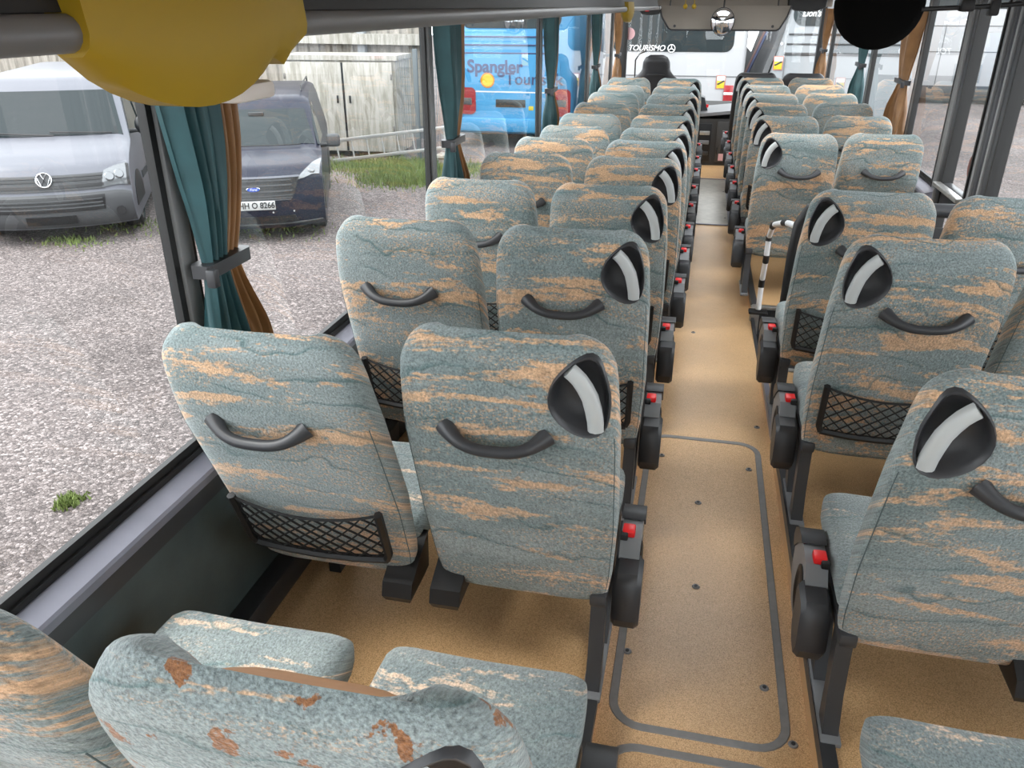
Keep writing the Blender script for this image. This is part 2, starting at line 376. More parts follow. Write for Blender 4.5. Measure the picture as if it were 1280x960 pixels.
# grey welded seam strips of the floor hatches
def loop_strip(x0, x1, y0, y1, r, w, zf, mat, name='hatch_trim', h=.003):
    m = MB(); pts = []
    for cx, cyy, a0 in ((x1-r, y1-r, 0), (x0+r, y1-r, 90), (x0+r, y0+r, 180), (x1-r, y0+r, 270)):
        for k in range(7):
            a = math.radians(a0+k*15); pts.append((cx, cyy, math.cos(a), math.sin(a)))
    n = len(pts); vs = []
    for cx, cyy, c, s in pts:
        for q, dz in ((r, 0), (r-.002, h), (r-w+.002, h), (r-w, 0)):
            x, y = cx+c*q, cyy+s*q; vs.append((x, y, zf(y)+dz))
    fs = [(i*4+k, i*4+k+1, ((i+1) % n)*4+k+1, ((i+1) % n)*4+k) for i in range(n) for k in range(3)]
    m.add(vs, fs); return m.build(name, mat, floor)
loop_strip(-.103, .403, 1.635, 3.37, .10, .026, za, 'trim_grey')
loop_strip(-.103, .403, .15, 1.59, .10, .026, za, 'trim_grey')
hx = MB()
for a, b in ((8.0, 9.0), (9.0, 10.3)): hx.add([(-.10, a, za(a)+.004), (.36, a, za(a)+.004), (.36, b, za(b)+.004), (-.10, b, za(b)+.004)], [(0, 1, 2, 3)])
hx.build('hatch_cover', 'hatch_metal', floor, smooth=0)
loop_strip(-.115, .385, 7.97, 10.35, .06, .03, lambda y: za(y)+.003, 'sill_alu', 'hatch_trim', .008)
for sx, sy in [(-.068, 1.93), (.34, 1.87), (.135, 2.29), (.135, 2.82), (.345, 3.13), (-.03, 3.17), (.40, 3.55), (.405, 1.68), (.08, 4.9), (.33, 8.3), (.33, 9.6)]:
    m = MB(); z = za(sy)+.001
    m.disc((sx, sy, z), .014, (0, 0, 1), .004, 12, .011); o = m.build('screw', 'trim_grey', floor)
    MB().disc((sx, sy, z+.004), .006, (0, 0, 1), .002, 8).build('screw_slot', 'letter_black', o)

# stairwell of the middle door
st = struct(MB().box(AR, XR-.05, 4.15, 5.3, -.47, -.40).box(1.0, XR-.05, 4.15, 5.3, -.80, -.75).box(AR, AR+.02, 4.15, 5.3, -.42, za(4.7)).build('trim_1', 'dark_step', smooth=0), 'dark rubber steps down to the middle door')
MB().box(AR+.001, XR-.05, 5.285, 5.299, -.42, zp(5.3)-.005).build('riser', 'dark_step', st, smooth=0)
MB().box(AR-.008, AR+.05, 5.24, 5.30, -.2, zp(5.3)+.006).build('corner_post', 'steel', st, smooth=0)
MB().rbox(AR, XR-.06, 5.26, 5.305, zp(5.3)-.012, zp(5.3)+.012, .006).build('nosing', 'steel', st)
MB().rbox(AR, XR-.06, 4.13, 4.17, zp(4.15)-.012, zp(4.15)+.008, .006).build('nosing', 'steel', st)

# side walls
def side_wall(name, xin, xout, segs, label):
    m = MB()
    for a, b, top in segs: m.box(min(xin, xout), max(xin, xout), a, b, -1.0, top)
    return struct(m.build(name, 'wall_panel', smooth=0), label)
wl = side_wall('wall_left', -1.225, -1.29, [(Y0, Y1, .70)], 'dark green-grey panelled side wall below the left windows')
wr = side_wall('wall_right', 1.535, 1.60, [(Y0, 3.95, .70), (5.75, Y1, .70)], 'dark side wall below the windows on the door side')
def sill(xg, xi, ranges, name, label):
    for y0, y1 in ranges:
        s = 1 if xi > xg else -1
        m = MB().prism([(xg-s*.02, .60), (xi-s*.012, .60), (xi, .66), (xi, .68), (xi-s*.006, .687), (xg+s*.012, .707), (xg-s*.02, .707)], lambda a, b, d: (a, d, b), y0, y1)
        o = struct(m.build(name, 'sill_alu', smooth=20), label)
        MB().box(min(xi, xi-s*.03), max(xi, xi-s*.03)+.0, y0, y1, .61, .66).build('sill_lip', 'rail_dark', o, smooth=0)
        MB().box(min(xg-s*.005, xg+s*.016), max(xg-s*.005, xg+s*.016), y0, y1, .69, .722).build('gasket', 'rubber', o, smooth=0)
sill(XL, -1.178, [(Y0, Y1)], 'trim_2', 'pale grey metal window sill running along the left wall')
sill(XR, 1.475, [(Y0, 3.95), (5.75, Y1)], 'trim_3', 'pale grey metal window sill on the door side')
d = MB()
ys = [Y0, 2.9, 3.4, 5, 6.5, 8, 10.3]
for a, b in zip(ys, ys[1:]): d.rbox(-1.235, -1.16, a, b+.002, zp(a)-.02, zp(a)+.085, .008)
d.build('heating_duct', 'rail_dark', wl)
# headers and posts, windows
def posts(side, plist, x0, x1, label):
    for i, (a, b) in enumerate(plist):
        o = struct(MB().rbox(x0, x1, a+.022, b-.022, .70, 1.9, .008).build('trim_%d' % (10+i+(20 if side else 0)), 'post_grey'), label)
        for q in (a, b-.022): MB().box(x0+(.0 if side else -.004), x1+(.004 if side else 0)-.012*(0 if side else 1), q, q+.022, .70, 1.9).build('gasket', 'rubber', o, smooth=0)
PL = [(1.69, 1.79), (3.715, 3.82), (6.42, 6.53), (9.15, 9.27), (11.45, 11.58)]
posts(0, PL, XL-.012, XL+.02, 'grey window post between two panes of the left side')
PR = [(.2, .34), (2.15, 2.29), (5.66, 5.90), (6.83, 6.94), (8.78, 8.90), (11.75, 11.87)]
posts(1, PR, XR-.02, XR+.012, 'grey window post on the door side')
def pane(n, x, y0, y1, z0, z1, label):
    fr = MB()
    for a, b, c, d in ((y0, y1, z0, z0+.03), (y0, y1, z1-.03, z1)): fr.box(x-.008, x+.008, a, b, c, d)
    o = struct(fr.build('window_%d' % n, 'rubber', smooth=0), label)
    MB().add([(x, y0, z0), (x, y1, z0), (x, y1, z1), (x, y0, z1)], [(0, 1, 2, 3)]).build('glass_pane', 'glass', o, smooth=0)
    return o
n = 1
edges = [Y0]+[q for p in PL for q in p]+[Y1]
for a, b in zip(edges[::2], edges[1::2]):
    pane(n, XL, a, b, .715, 1.9, 'large side window pane in the left wall'); n += 1
for a, b in ((Y0, .2), (.34, 2.15), (2.29, 3.95), (5.90, 6.83), (6.94, 8.78), (8.90, 11.75), (11.87, Y1)):
    pane(n, XR, a, b, .715, 1.9, 'side window pane in the door-side wall'); n += 1
hd = MB().box(XL-.05, XL+.03, Y0, Y1, 1.9, 2.2).box(XR-.03, XR+.05, Y0, Y1, 1.9, 2.2)
struct(hd.build('trim_4', 'post_grey', smooth=0), 'header panels above the side windows')
# ceiling; unseen glazed hatches over the aisle are added to light the cabin
H = [(3.9, 5.5), (7.4, 8.8), (10.2, 11.4)]
cm = MB(); hx0, hx1 = -.42, .73
cm.box(XL-.05, hx0, Y0, Y1, 2.16, 2.22); cm.box(hx1, XR+.05, Y0, Y1, 2.16, 2.22)
yy = Y0
for a, b in H+[(Y1, Y1)]:
    cm.box(hx0, hx1, yy, a, 2.16, 2.22); yy = b
ceil = struct(cm.build('ceiling', 'ceiling_white', smooth=0), 'pale coach ceiling with glazed hatches added to let daylight in')
for a, b in H:
    MB().add([(hx0, a, 2.2), (hx1, a, 2.2), (hx1, b, 2.2), (hx0, b, 2.2)], [(0, 1, 2, 3)]).build('added_roof_hatch', 'glass', ceil, smooth=0)
MB().box(XL+.02, XR-.02, 12.25, 12.32, 1.785, 2.16).build('front_header', 'visor_brown', ceil, smooth=0)
# rear wall with an unseen window added for daylight, front with windscreen
rw = MB().box(XL-.05, XR+.05, Y0-.06, Y0, -1, .8).box(XL-.05, XR+.05, Y0-.06, Y0, 1.95, 2.2).box(XL-.05, XL+.15, Y0-.06, Y0, .8, 1.95).box(XR-.15, XR+.05, Y0-.06, Y0, .8, 1.95)
struct(rw.build('wall_back', 'wall_panel', smooth=0), 'rear wall of the coach')
o = struct(MB().box(XL+.15, XR-.15, Y0-.05, Y0-.03, .8, .84).box(XL+.15, XR-.15, Y0-.05, Y0-.03, 1.91, 1.95).build('window_%d' % n, 'rubber', smooth=0), 'added rear window that lets daylight into the cabin'); n += 1
MB().add([(XL+.15, Y0-.04, .8), (XR-.15, Y0-.04, .8), (XR-.15, Y0-.04, 1.95), (XL+.15, Y0-.04, 1.95)], [(0, 1, 2, 3)]).build('glass_pane', 'glass', o, smooth=0)
fw = MB().box(XL-.05, XR+.05, Y1, Y1+.08, -1, .22).box(XL-.05, XR+.05, Y1, Y1+.08, 1.98, 2.2)
struct(fw.build('wall_front', 'console_grey', smooth=0), 'dark front wall below the windscreen')
o = struct(MB().rbox(XL-.05, XL+.06, Y1-.05, Y1+.08, .2, 2.0, .01).rbox(XR-.03, XR+.08, Y1-.05, Y1+.08, .2, 2.0, .01).build('window_%d' % n, 'rubber'), 'windscreen between two dark pillars'); n += 1
MB().add([(XL, Y1+.04, .2), (XR, Y1+.04, .2), (XR, Y1+.04, 2.0), (XL, Y1+.04, 2.0)], [(0, 1, 2, 3)]).build('glass_pane', 'glass', o, smooth=0)
MB().disc((-1.17, Y1+.0, 1.42), .085, (0, 1, 0), .004, 20).build('round_sticker', 'sticker_pink', o)
MB().tube([(-1.05, Y1+.09, .25), (-1.06, Y1+.09, 1.05), (-1.0, Y1+.09, 1.14), (-.90, Y1+.09, 1.18)], .012, 6).build('wiper', 'plastic_black', o)

# middle door: two glazed leaves
for i, (a, b) in enumerate(((4.0, 4.86), (4.92, 5.68))):
    x0, x1 = XR-.05, XR+.01; w = .13
    m = MB()
    for q in ((a, a+w), (b-w, b)): m.rbox(x0, x1, *q, -.85, 1.92, .02)
    dr = struct(m.build('door_%d' % (i+1), 'rail_dark'), 'dark framed glazed leaf of the middle door')
    for za_, zb_ in ((-.85, -.7), (.66, .80), (1.84, 1.92)): MB().rbox(x0+.005, x1, a+w-.01, b-w+.01, za_, zb_, .01).build('cross_rail', 'rail_dark', dr)
    for q in (a+w, b-w-.02): MB().box(x0-.004, x1, q, q+.02, -.7, 1.84).build('gasket', 'rubber', dr, smooth=0)
    for q in (a+.03, b-.055): MB().rbox(x0-.012, x0+.01, q, q+.03, -.8, 1.9, .004).build('stile_channel', 'post_grey', dr)
    MB().add([(XR-.02, a+w, -.7), (XR-.02, b-w, -.7), (XR-.02, b-w, .66), (XR-.02, a+w, .66)], [(0, 1, 2, 3)]).build('lower_pane', 'glass', dr, smooth=0)  # lower glazing added to bring daylight onto the aisle floor
    MB().add([(XR-.02, a+w, .8), (XR-.02, b-w, .8), (XR-.02, b-w, 1.84), (XR-.02, a+w, 1.84)], [(0, 1, 2, 3)]).build('glass_pane', 'glass', dr, smooth=0)
    MB().rbox(x0-.05, x0, a+w-.02, b-w+.02, .775, .80, .006).build('ledge', 'steel', dr)
    if i == 1: MB().disc((XR-.022, 5.13, .96), .075, (-1, 0, 0), .002, 20).build('round_sticker', 'sticker_brown', dr)

# ------------------------------------------------------------------ coach seats
REC = math.radians(18.7); LB = .93; HT = .864; ZT = 1.155
Uv = Vector((0, -math.sin(REC), math.cos(REC))); Nv = Vector((0, -math.cos(REC), -math.sin(REC)))
TOP = Vector((0, -.5, ZT))
def bk(x, st, n):                       # point on the back: x across, st from the top edge (negative), n out of the rear face
    return tuple(TOP+Uv*st+Nv*n+Vector((x, 0, 0)))
def hw(s):
    w = lerp([(0, .222), (.10, .236), (.30, .246), (.60, .245), (.75, .236), (.87, .222)], s)
    r = .085
    if s > HT-r: w = w-r+math.sqrt(max(0, r*r-(s-(HT-r))**2))
    if s < .03: w -= .03*(1-s/.03)**2
    return w
def nrear(s):
    n = 0 if s < .58 else -.058*((s-.58)/.284)**2
    if s > HT-.05: n -= .03*(1-math.sqrt(max(0, 1-((s-HT+.05)/.05)**2)))
    if s < .03: n -= .02*(1-s/.03)**2
    return n
def nfront(s):
    n = -lerp([(0, .085), (.3, .12), (.65, .125), (.93, .125)], s)
    if s > HT-.05: n += .035*(1-math.sqrt(max(0, 1-((s-HT+.05)/.05)**2)))
    return n
def back_mb():
    m = MB(); rings = []; K = 40
    ss = [0, .006, .015, .03]+[.03+.76*i/20 for i in range(1, 21)]+[.80, .815, .826, .836, .844, .851, .857, .861, .864]
    for s in ss:
        w, a, b = hw(s), nrear(s), nfront(s); ring = []
        for k in range(K):
            q = 2*math.pi*k/K; c, sn = math.cos(q), math.sin(q)
            x = w*math.copysign(abs(c)**.42, c); e = .5 if sn > 0 else .6
            n = (a+b)/2+(a-b)/2*math.copysign(abs(sn)**e, sn)
            ds = 0
            if s > .56:                                  # scooped front for the head
                t = min(1, (s-.56)/.2); f = max(0, 1-(x/.15)**2)*t
                if n < (a+b)/2: n += .05*f*min(1, ((a+b)/2-n)/.03)
                if s > .78: ds = -.015*f*max(0, min(1, (a-n)/(a-b)+.25))
            ring.append(bk(x, s-LB+ds, n))
        rings.append(ring)
    return m.loft(rings)
CUP = [(.097, -.19), (.105, -.15), (.126, -.12), (.152, -.098), (.178, -.088), (.200, -.100), (.214, -.135), (.224, -.18), (.222, -.235), (.208, -.263), (.18, -.271), (.145, -.258), (.112, -.228)]
def smooth_poly(p, it=2):
    for _ in range(it):
        q = []
        for i in range(len(p)):
            a, b = p[i], p[(i+1) % len(p)]
            q += [(a[0]*.75+b[0]*.25, a[1]*.75+b[1]*.25), (a[0]*.25+b[0]*.75, a[1]*.25+b[1]*.75)]
        p = q
    return p
CUPS = smooth_poly(CUP, 1); CC = (.172, -.172)
def surf_n(x, st):                                       # height of the rear face near the aisle corner
    s = min(LB+st, HT-.01); w, a, b = hw(s), nrear(s), nfront(s); c = min(.999, abs(x)/w); q = math.acos(c**(1/.42))
    return (a+b)/2+(a-b)/2*math.sin(q)**.5
back_plain = back_mb().mesh('backrest', 60)
def cut_back(sg):
    o = bpy.data.objects.new('tmp', back_mb().mesh('backrest', 60)); C.objects.link(o)
    poly = [(CC[0]+(x-CC[0])*.97, CC[1]+(y-CC[1])*.97) for x, y in CUPS]
    c = MB().prism(poly, lambda a, b, d: bk(a*sg, b, d), .06, -.075)
    k = bpy.data.objects.new('cut', c.mesh('cut', 0)); C.objects.link(k)
    md = o.modifiers.new('b', 'BOOLEAN'); md.operation = 'DIFFERENCE'; md.object = k; md.solver = 'EXACT'
    me = bpy.data.meshes.new_from_object(o.evaluated_get(bpy.context.evaluated_depsgraph_get())); me.name = 'backrest'
    bpy.data.objects.remove(o); bpy.data.objects.remove(k)
    me.shade_smooth(); me.set_sharp_from_angle(angle=math.radians(60)); return me
back_cut = {1: cut_back(1), -1: cut_back(-1)}
def cup_mesh(sg):
    m = MB(); rings = []
    for sc, dn in ((1.05, -.004), (1.055, .004), (1.02, .008), (.97, .005), (.93, -.008), (.85, -.03), (.68, -.046), (.4, -.053), (.02, -.055)):
        ring = []
        for x, y in CUPS:
            X, Y = CC[0]+(x-CC[0])*sc, CC[1]+(y-CC[1])*sc
            Xc = min(X, .232)
            ring.append(bk(Xc*sg, Y, surf_n(Xc, Y)*(1 if sc > .9 else .6)+dn))
        rings.append(ring)
    return m.loft(rings, capa=False).mesh('grip_cup', 50)
def bar_mesh(sg):
    m = MB(); P = [(.138, -.118), (.148, -.126), (.160, -.138), (.172, -.156), (.183, -.178), (.190, -.205), (.195, -.232), (.197, -.256)]
    vs = []; rings = []
    for i, (x, y) in enumerate(P):
        a = P[max(i-1, 0)]; b = P[min(i+1, len(P)-1)]; t = Vector((b[0]-a[0], b[1]-a[1])).normalized(); q = Vector((-t.y, t.x))
        h = .017; nn = surf_n(min(x, .2), y)+.004
        ring = []
        for u, dn in ((-h, -.012), (-h, 0), (-h*.7, .005), (0, .008), (h*.7, .005), (h, 0), (h, -.012)):
            ring.append(bk((x+q.x*u)*sg, y+q.y*u, nn+dn))
        rings.append(ring)
    return m.loft(rings).mesh('grip_bar', 50)
def handle_mesh(sg):
    m = MB(); P = []; R = []
    for i in range(17):
        t = i/16; u = 2*t-1
        P.append(bk(-.02*sg+.114*u, -.284-.020*(1-abs(u)**2.2), -.008+.046*(1-abs(u)**3.4))); R.append(.0135+.010*abs(u)**5)
    m.tube(P, R, 10, sq=(1.0, 1.0))
    return m.mesh('grab_handle', 60)
def pocket_meshes():
    f = MB(); t0, t1 = -.585, -.785
    for sg in (-1, 1): f.tube([bk(sg*.2, t0, .012), bk(sg*.197, t1+.03, .026), bk(sg*.188, t1+.008, .028)], .0115, 6)
    f.tube([bk(-.19, t1+.006, .028), bk(-.1, t1-.004, .032), bk(0, t1-.006, .034), bk(.1, t1-.004, .032), bk(.19, t1+.006, .028)], .0115, 6)
    n = MB(); x0, x1 = -.195, .195
    def pt(u, v):                           # u across 0..1, v down 0..1, top edge sags
        x = x0+(x1-x0)*u; sag = .028*4*u*(1-u)*(1-v)
        return bk(x, t0-.008-sag+(t1-t0+.012+sag*0)*v+sag*v*0, .012+.012*v+.018*4*u*(1-u)*(1-.4*v))
    K = 9
    for k in range(-4, K+1):
        for dirn in (1, -1):
            pts = []
            for j in range(9):
                v = j/8; u = (k+v*4)/K
                if dirn < 0: u = 1-u
                if 0 <= u <= 1: pts.append(pt(u, v))
            if len(pts) > 1: n.tube(pts, .0028, 4, cap=False)
    n.tube([pt(i/12, 0) for i in range(13)], .0042, 5)
    return f.mesh('pocket_frame', 50), n.mesh('pocket_net', 0)
def pad_mesh():
    m = MB()
    def fn(u, v):
        x = (u-.5)*.30; st = -.118-.23*v-.015*(1-(x/.15)**2)
        edge = (1-(2*u-1)**4)*(1-(2*v-1)**6)
        return bk(x, st, -.085-.045*edge+.045*(abs(x)/.15)**2*0)
    m.grid(fn, 12, 12); return m.mesh('headrest_pad', 60)
def cushion_mesh():
    m = MB(); K = 36; rings = []
    # loft along y, rounded box section; top line curves up at the front
    ys = [-.135, -.13, -.115, -.10, -.08, 0, .1, .2, .25, .275, .287, .291]
    for y in ys:
        e = 1.0
        if y > .22: e = math.sqrt(max(0, 1-((y-.22)/.0715)**2))
        if y < -.115: e = math.sqrt(max(.05, 1-((-.115-y)/.021)**2))
        w = .228*(.93+.07*e); zt = .44+.012*(y+.27)/.56; zb = .315
        zc, hh = (zt+zb)/2, (zt-zb)/2*(.25+.75*e); ring = []
        for k in range(K):
            q = 2*math.pi*k/K; c, s = math.cos(q), math.sin(q)
            x = w*math.copysign(abs(c)**.3, c); z = zc+hh*math.copysign(abs(s)**.45, s)
            if z > zc: z -= .012*max(0, 1-(x/.17)**2)*e
            ring.append((x, y, z))
        rings.append(ring)
    return m.loft(rings).mesh('cushion', 60)
def valance_mesh():
    m = MB(); rings = []
    for i in range(13):
        u = i/12*2-1; x = .205*u; e = math.sqrt(max(.02, 1-u**6)); ring = []
        for k in range(12):
            q = 2*math.pi*k/12; ring.append(tuple(Vector(bk(x, -.938-.010*(1-u*u), -.06))+Vector((0, .035*math.cos(q)*e, .022*math.sin(q)*e))))
        rings.append(ring)
    return m.loft(rings).mesh('valance', 60)
def piping_mesh(sg):
    m = MB()
    if True:
        P = []
        for i in range(14):
            s = .02+.62*i/13; x = hw(s)*.965
            P.append(bk(sg*x, s-LB, surf_n(x, s-LB)-.0005))
        m.tube(P, .0014, 5)
    return m.mesh('piping', 60)
def hinge_mesh(sg):
    m = MB()
    m.loft([[(sg*x, y, z) for x, y, z in r] for r in (
        [(-.235, -.265, .245), (-.165, -.265, .245), (-.165, -.14, .245), (-.235, -.14, .245)],
        [(-.242, -.275, .265), (-.158, -.275, .265), (-.158, -.12, .265), (-.242, -.12, .265)],
        [(-.242, -.262, .305), (-.158, -.262, .305), (-.158, -.11, .38), (-.242, -.11, .38)])])
    return m.mesh('hinge_cover', 30)
def shield_meshes(sg):
    zf = lambda b: .285+(b-.30)*.78
    f = lambda a, b, d: (sg*d, a, zf(b))
    out = {}
    # grey core plate, dark rear block, dark front cap, arched armrest on the aisle face
    core = [(-.06, .22), (-.07, .38), (-.03, .43), (.06, .437), (.12, .425), (.16, .38), (.15, .24), (.08, .16), (-.02, .15)]
    m = MB().prism(core, f, .242, .298); out['side_shield'] = (m.mesh('side_shield', 30), 'plastic_grey')
    m = MB(); r0 = [(-.165, .20), (-.15, .34), (-.13, .37), (-.05, .38), (-.035, .35), (-.05, .20), (-.09, .15), (-.14, .145)]
    sh = lambda k: [(-.10+(a+.10)*k, .26+(b-.26)*k) for a, b in r0]
    m.loft([[f(a, b, d) for a, b in sh(k)] for k, d in ((.88, .236), (1, .246), (1, .300), (.88, .312))]); out['armrest_pad'] = (m.mesh('armrest_pad', 35), 'plastic_dark')
    m = MB(); r1 = [(.045, .445), (.06, .453), (.12, .445), (.165, .405), (.175, .365), (.15, .335), (.11, .385)]
    m.loft([[f(a, b, d) for a, b in r1] for d in (.238, .303)]); out['shield_cap'] = (m.mesh('shield_cap', 30), 'plastic_dark')
    m = MB(); ov = [(.0+.058*math.cos(2*math.pi*k/20), .285+.10*math.sin(2*math.pi*k/20)) for k in range(20)]
    m.loft([[f(.0+(a-.0)*k, .285+(b-.285)*k, d) for a, b in ov] for k, d in ((1, .29), (1, .301), (.8, .304), (.7, .300))]); out['hinge_recess'] = (m.mesh('hinge_recess', 50), 'plastic_black')
    m = MB().rbox(*sorted((sg*.245, sg*.280)), -.032, .012, zf(.430), zf(.456), .005); out['belt_buckle'] = (m.mesh('belt_buckle', 40), 'belt_red')
    m = MB().rbox(*sorted((sg*.240, sg*.262)), -.045, -.022, zf(.426), zf(.452), .004); out['buckle_slot'] = (m.mesh('buckle_slot', 40), 'plastic_black')
    return out
def leg_meshes(sg):
    xo = sg*.205
    a = MB()
    def strip(m, pts, w):
        m.loft([[(xo-w, y-dy, z), (xo+w, y-dy, z), (xo+w, y+dy, z), (xo-w, y+dy, z)] for y, z, dy in pts])
    strip(a, [(-.16, .33, .03), (-.175, .22, .024), (-.19, .12, .022), (-.215, .0, .035)], .02)
    b = MB(); strip(b, [(.12, .33, .035), (.07, .2, .026), (.02, .09, .026), (-.02, .0, .045)], .02)
    fr = MB().rbox(xo-.022, xo+.022, -.22, .2, .285, .325, .008).rbox(-.2, .2, -.16, -.12, .285, .32, .008).rbox(-.2, .2, .10, .14, .285, .32, .008)
    foot = MB().rbox(xo-.026, xo+.026, -.27, .05, .0, .016, .004)
    return [('leg', a.mesh('leg', 40), 'rail_dark'), ('leg', b.mesh('leg', 40), 'rail_dark'), ('seat_frame', fr.mesh('seat_frame', 40), 'rail_dark'), ('foot_plate', foot.mesh('foot_plate', 40), 'plastic_grey')]
HAND = {s: handle_mesh(s) for s in (1, -1)}
ME = dict(pad=pad_mesh(), cushion=cushion_mesh(), valance=valance_mesh())
PIPE = {s: piping_mesh(s) for s in (1, -1)}
ME['pframe'], ME['pnet'] = pocket_meshes()
CUPM = {s: (cup_mesh(s), bar_mesh(s)) for s in (1, -1)}
SH = {s: shield_meshes(s) for s in (1, -1)}; LEG = {s: leg_meshes(s) for s in (1, -1)}; HG = {s: hinge_mesh(s) for s in (1, -1)}
SB = MB().box(-.2, .2, -.16, -.12, .285, .32).box(-.2, .2, .10, .14, .285, .32).box(-.2, -.17, -.16, .14, .285, .32).box(.17, .2, -.16, .14, .285, .32).mesh('seat_frame', 40)
WLEG = {(s, y): MB().box(s*.17-.02, s*.17+.02, y-.025, y+.025, 0, .29).mesh('leg', 0) for s in (1, -1) for y in (.12, .22)}
_matme = {}
def mesh_with(me, mat):
    k = (me.name, mat)
    if k not in _matme:
        c = me if not me.materials and not any(q[0] == me.name for q in _matme) else me.copy()
        c.materials.clear(); c.materials.append(MATS[mat]); _matme[k] = c
    return _matme[k]
def seat(x, ytop, side, aisle, label, group, pocket=True, fab='fabric', cush='cushion_fabric', handle=True, rec=0, lift=0):
    """side: direction (+1/-1) of the aisle seen from the seat"""
    yb = ytop+.5
    t = thing('coach_seat', label, 'seat', (x, yb, zp(yb)), 0, group)
    P = lambda nm, me, mat, par=None: link(nm, mesh_with(me, mat), None, par or t)
    back_parts = []
    b = P('backrest', back_cut[side] if aisle else back_plain, fab)
    back_parts.append(b)
    P('headrest_pad', ME['pad'], 'leather_tan' if fab != 'leather_black' else fab, b)
    if ytop < 4:
        for q in (1, -1): P('piping', PIPE[q], 'piping', b)
    P('cushion', ME['cushion'], cush); P('valance', ME['valance'], fab)
    if handle: back_parts.append(P('grab_handle', HAND[side], 'plastic_dark'))
    if pocket:
        f = P('pocket_frame', ME['pframe'], 'plastic_black'); back_parts.append(f); P('pocket_net', ME['pnet'], 'net_black', f)
    P('hinge_cover', HG[side if aisle else -side], 'plastic_black')
    if aisle:
        c = P('grip_cup', CUPM[side][0], 'plastic_dark'); back_parts.append(c); P('grip_bar', CUPM[side][1], 'grip_silver', c)
        sh = None
        for nm, (me, mat) in SH[side].items():
            o = P(nm, me, mat, sh if nm != 'side_shield' else None)
            if nm == 'side_shield': sh = o
            if nm == 'belt_buckle': o['label'] = 'red seat belt buckle'
        for nm, me, mat in LEG[side]: P(nm, me, mat)
    else:
        P('seat_frame', SB, 'rail_dark')
        for q in (.12, .22): P('leg', WLEG[(-side, q)], 'rail_dark')
    if rec:
        pv = Vector((0, -.2, .30))
        for o in back_parts: o.matrix_local = Matrix.Translation(pv+Vector((0, 0, lift))) @ Matrix.Rotation(math.radians(rec), 4, 'X') @ Matrix.Translation(-pv)
    return t
ORD = ['', 'first', 'second', 'third', 'fourth', 'fifth', 'sixth', 'seventh', 'eighth', 'ninth', 'tenth', 'eleventh', 'twelfth']
LROW = [.5, 1.38, 2.237, 3.10, 3.89, 4.63, 5.36, 6.10, 6.80, 7.59, 8.26, 9.09]
LX = [-.345, -.350, -.345, -.33, -.30, -.29, -.28, -.275, -.268, -.263, -.262, -.26]
for i, y in enumerate(LROW):
    r = 12-i; dx = .535
    la = "teal and tan patterned seat beside the aisle, %s row behind the driver's seat" % ORD[r]
    lw = "teal and tan patterned seat under the windows, %s row behind the driver's seat" % ORD[r]
    if i == 0:
        la = 'worn teal seat with bare brown patches and a tan leather headrest'
        lw = 'teal seat against the dark side wall, beside the seat with bare brown patches'
    seat(LX[i], y, 1, True, la, 'patterned seats in the left rows', pocket=i not in (0, 1), fab='fabric_worn' if i == 0 else 'fabric', rec=7 if i == 0 else 0, lift=.05 if i == 0 else 0)
    seat(LX[i]-dx, y, 1, False, lw, 'patterned seats in the left rows', fab='fabric', rec=(7, 5)[i] if i < 2 else 0, lift=.05 if i == 0 else 0)
RROW = [(.53, .66), (1.37, .68), (2.35, .685), (3.21, .68), (5.32, .615), (6.27, .61), (7.06, .61), (7.80, .605), (8.55, .60), (9.36, .60)]
for i, (y, x) in enumerate(RROW):
    if i < 4:
        w = ['fourth', 'third', 'second', 'first'][i]
        la = 'patterned seat beside the aisle, %s row behind the middle door stairwell' % w
        lw = 'patterned seat by the window, %s row behind the middle door stairwell' % w
    else:
        w = ORD[10-i]
        la = 'patterned seat beside the aisle, %s row behind the black leather seats' % w
        lw = 'patterned seat by the window, %s row behind the black leather seats' % w
    g = 'patterned seats in the right rows'
    seat(x, y, -1, True, la, g, pocket=i not in (0, 1, 4))
    if i > 0: seat(x+.515, y+(.1 if i > 3 else 0), -1, False, lw, g)
seat(.58, 10.12, -1, True, 'black leather guide seat beside the aisle at the front', 'black leather guide seats', pocket=False, fab='leather_black', cush='leather_black')
seat(1.10, 10.12, -1, False, 'black leather guide seat by the front door window', 'black leather guide seats', pocket=False, fab='leather_black', cush='leather_black')

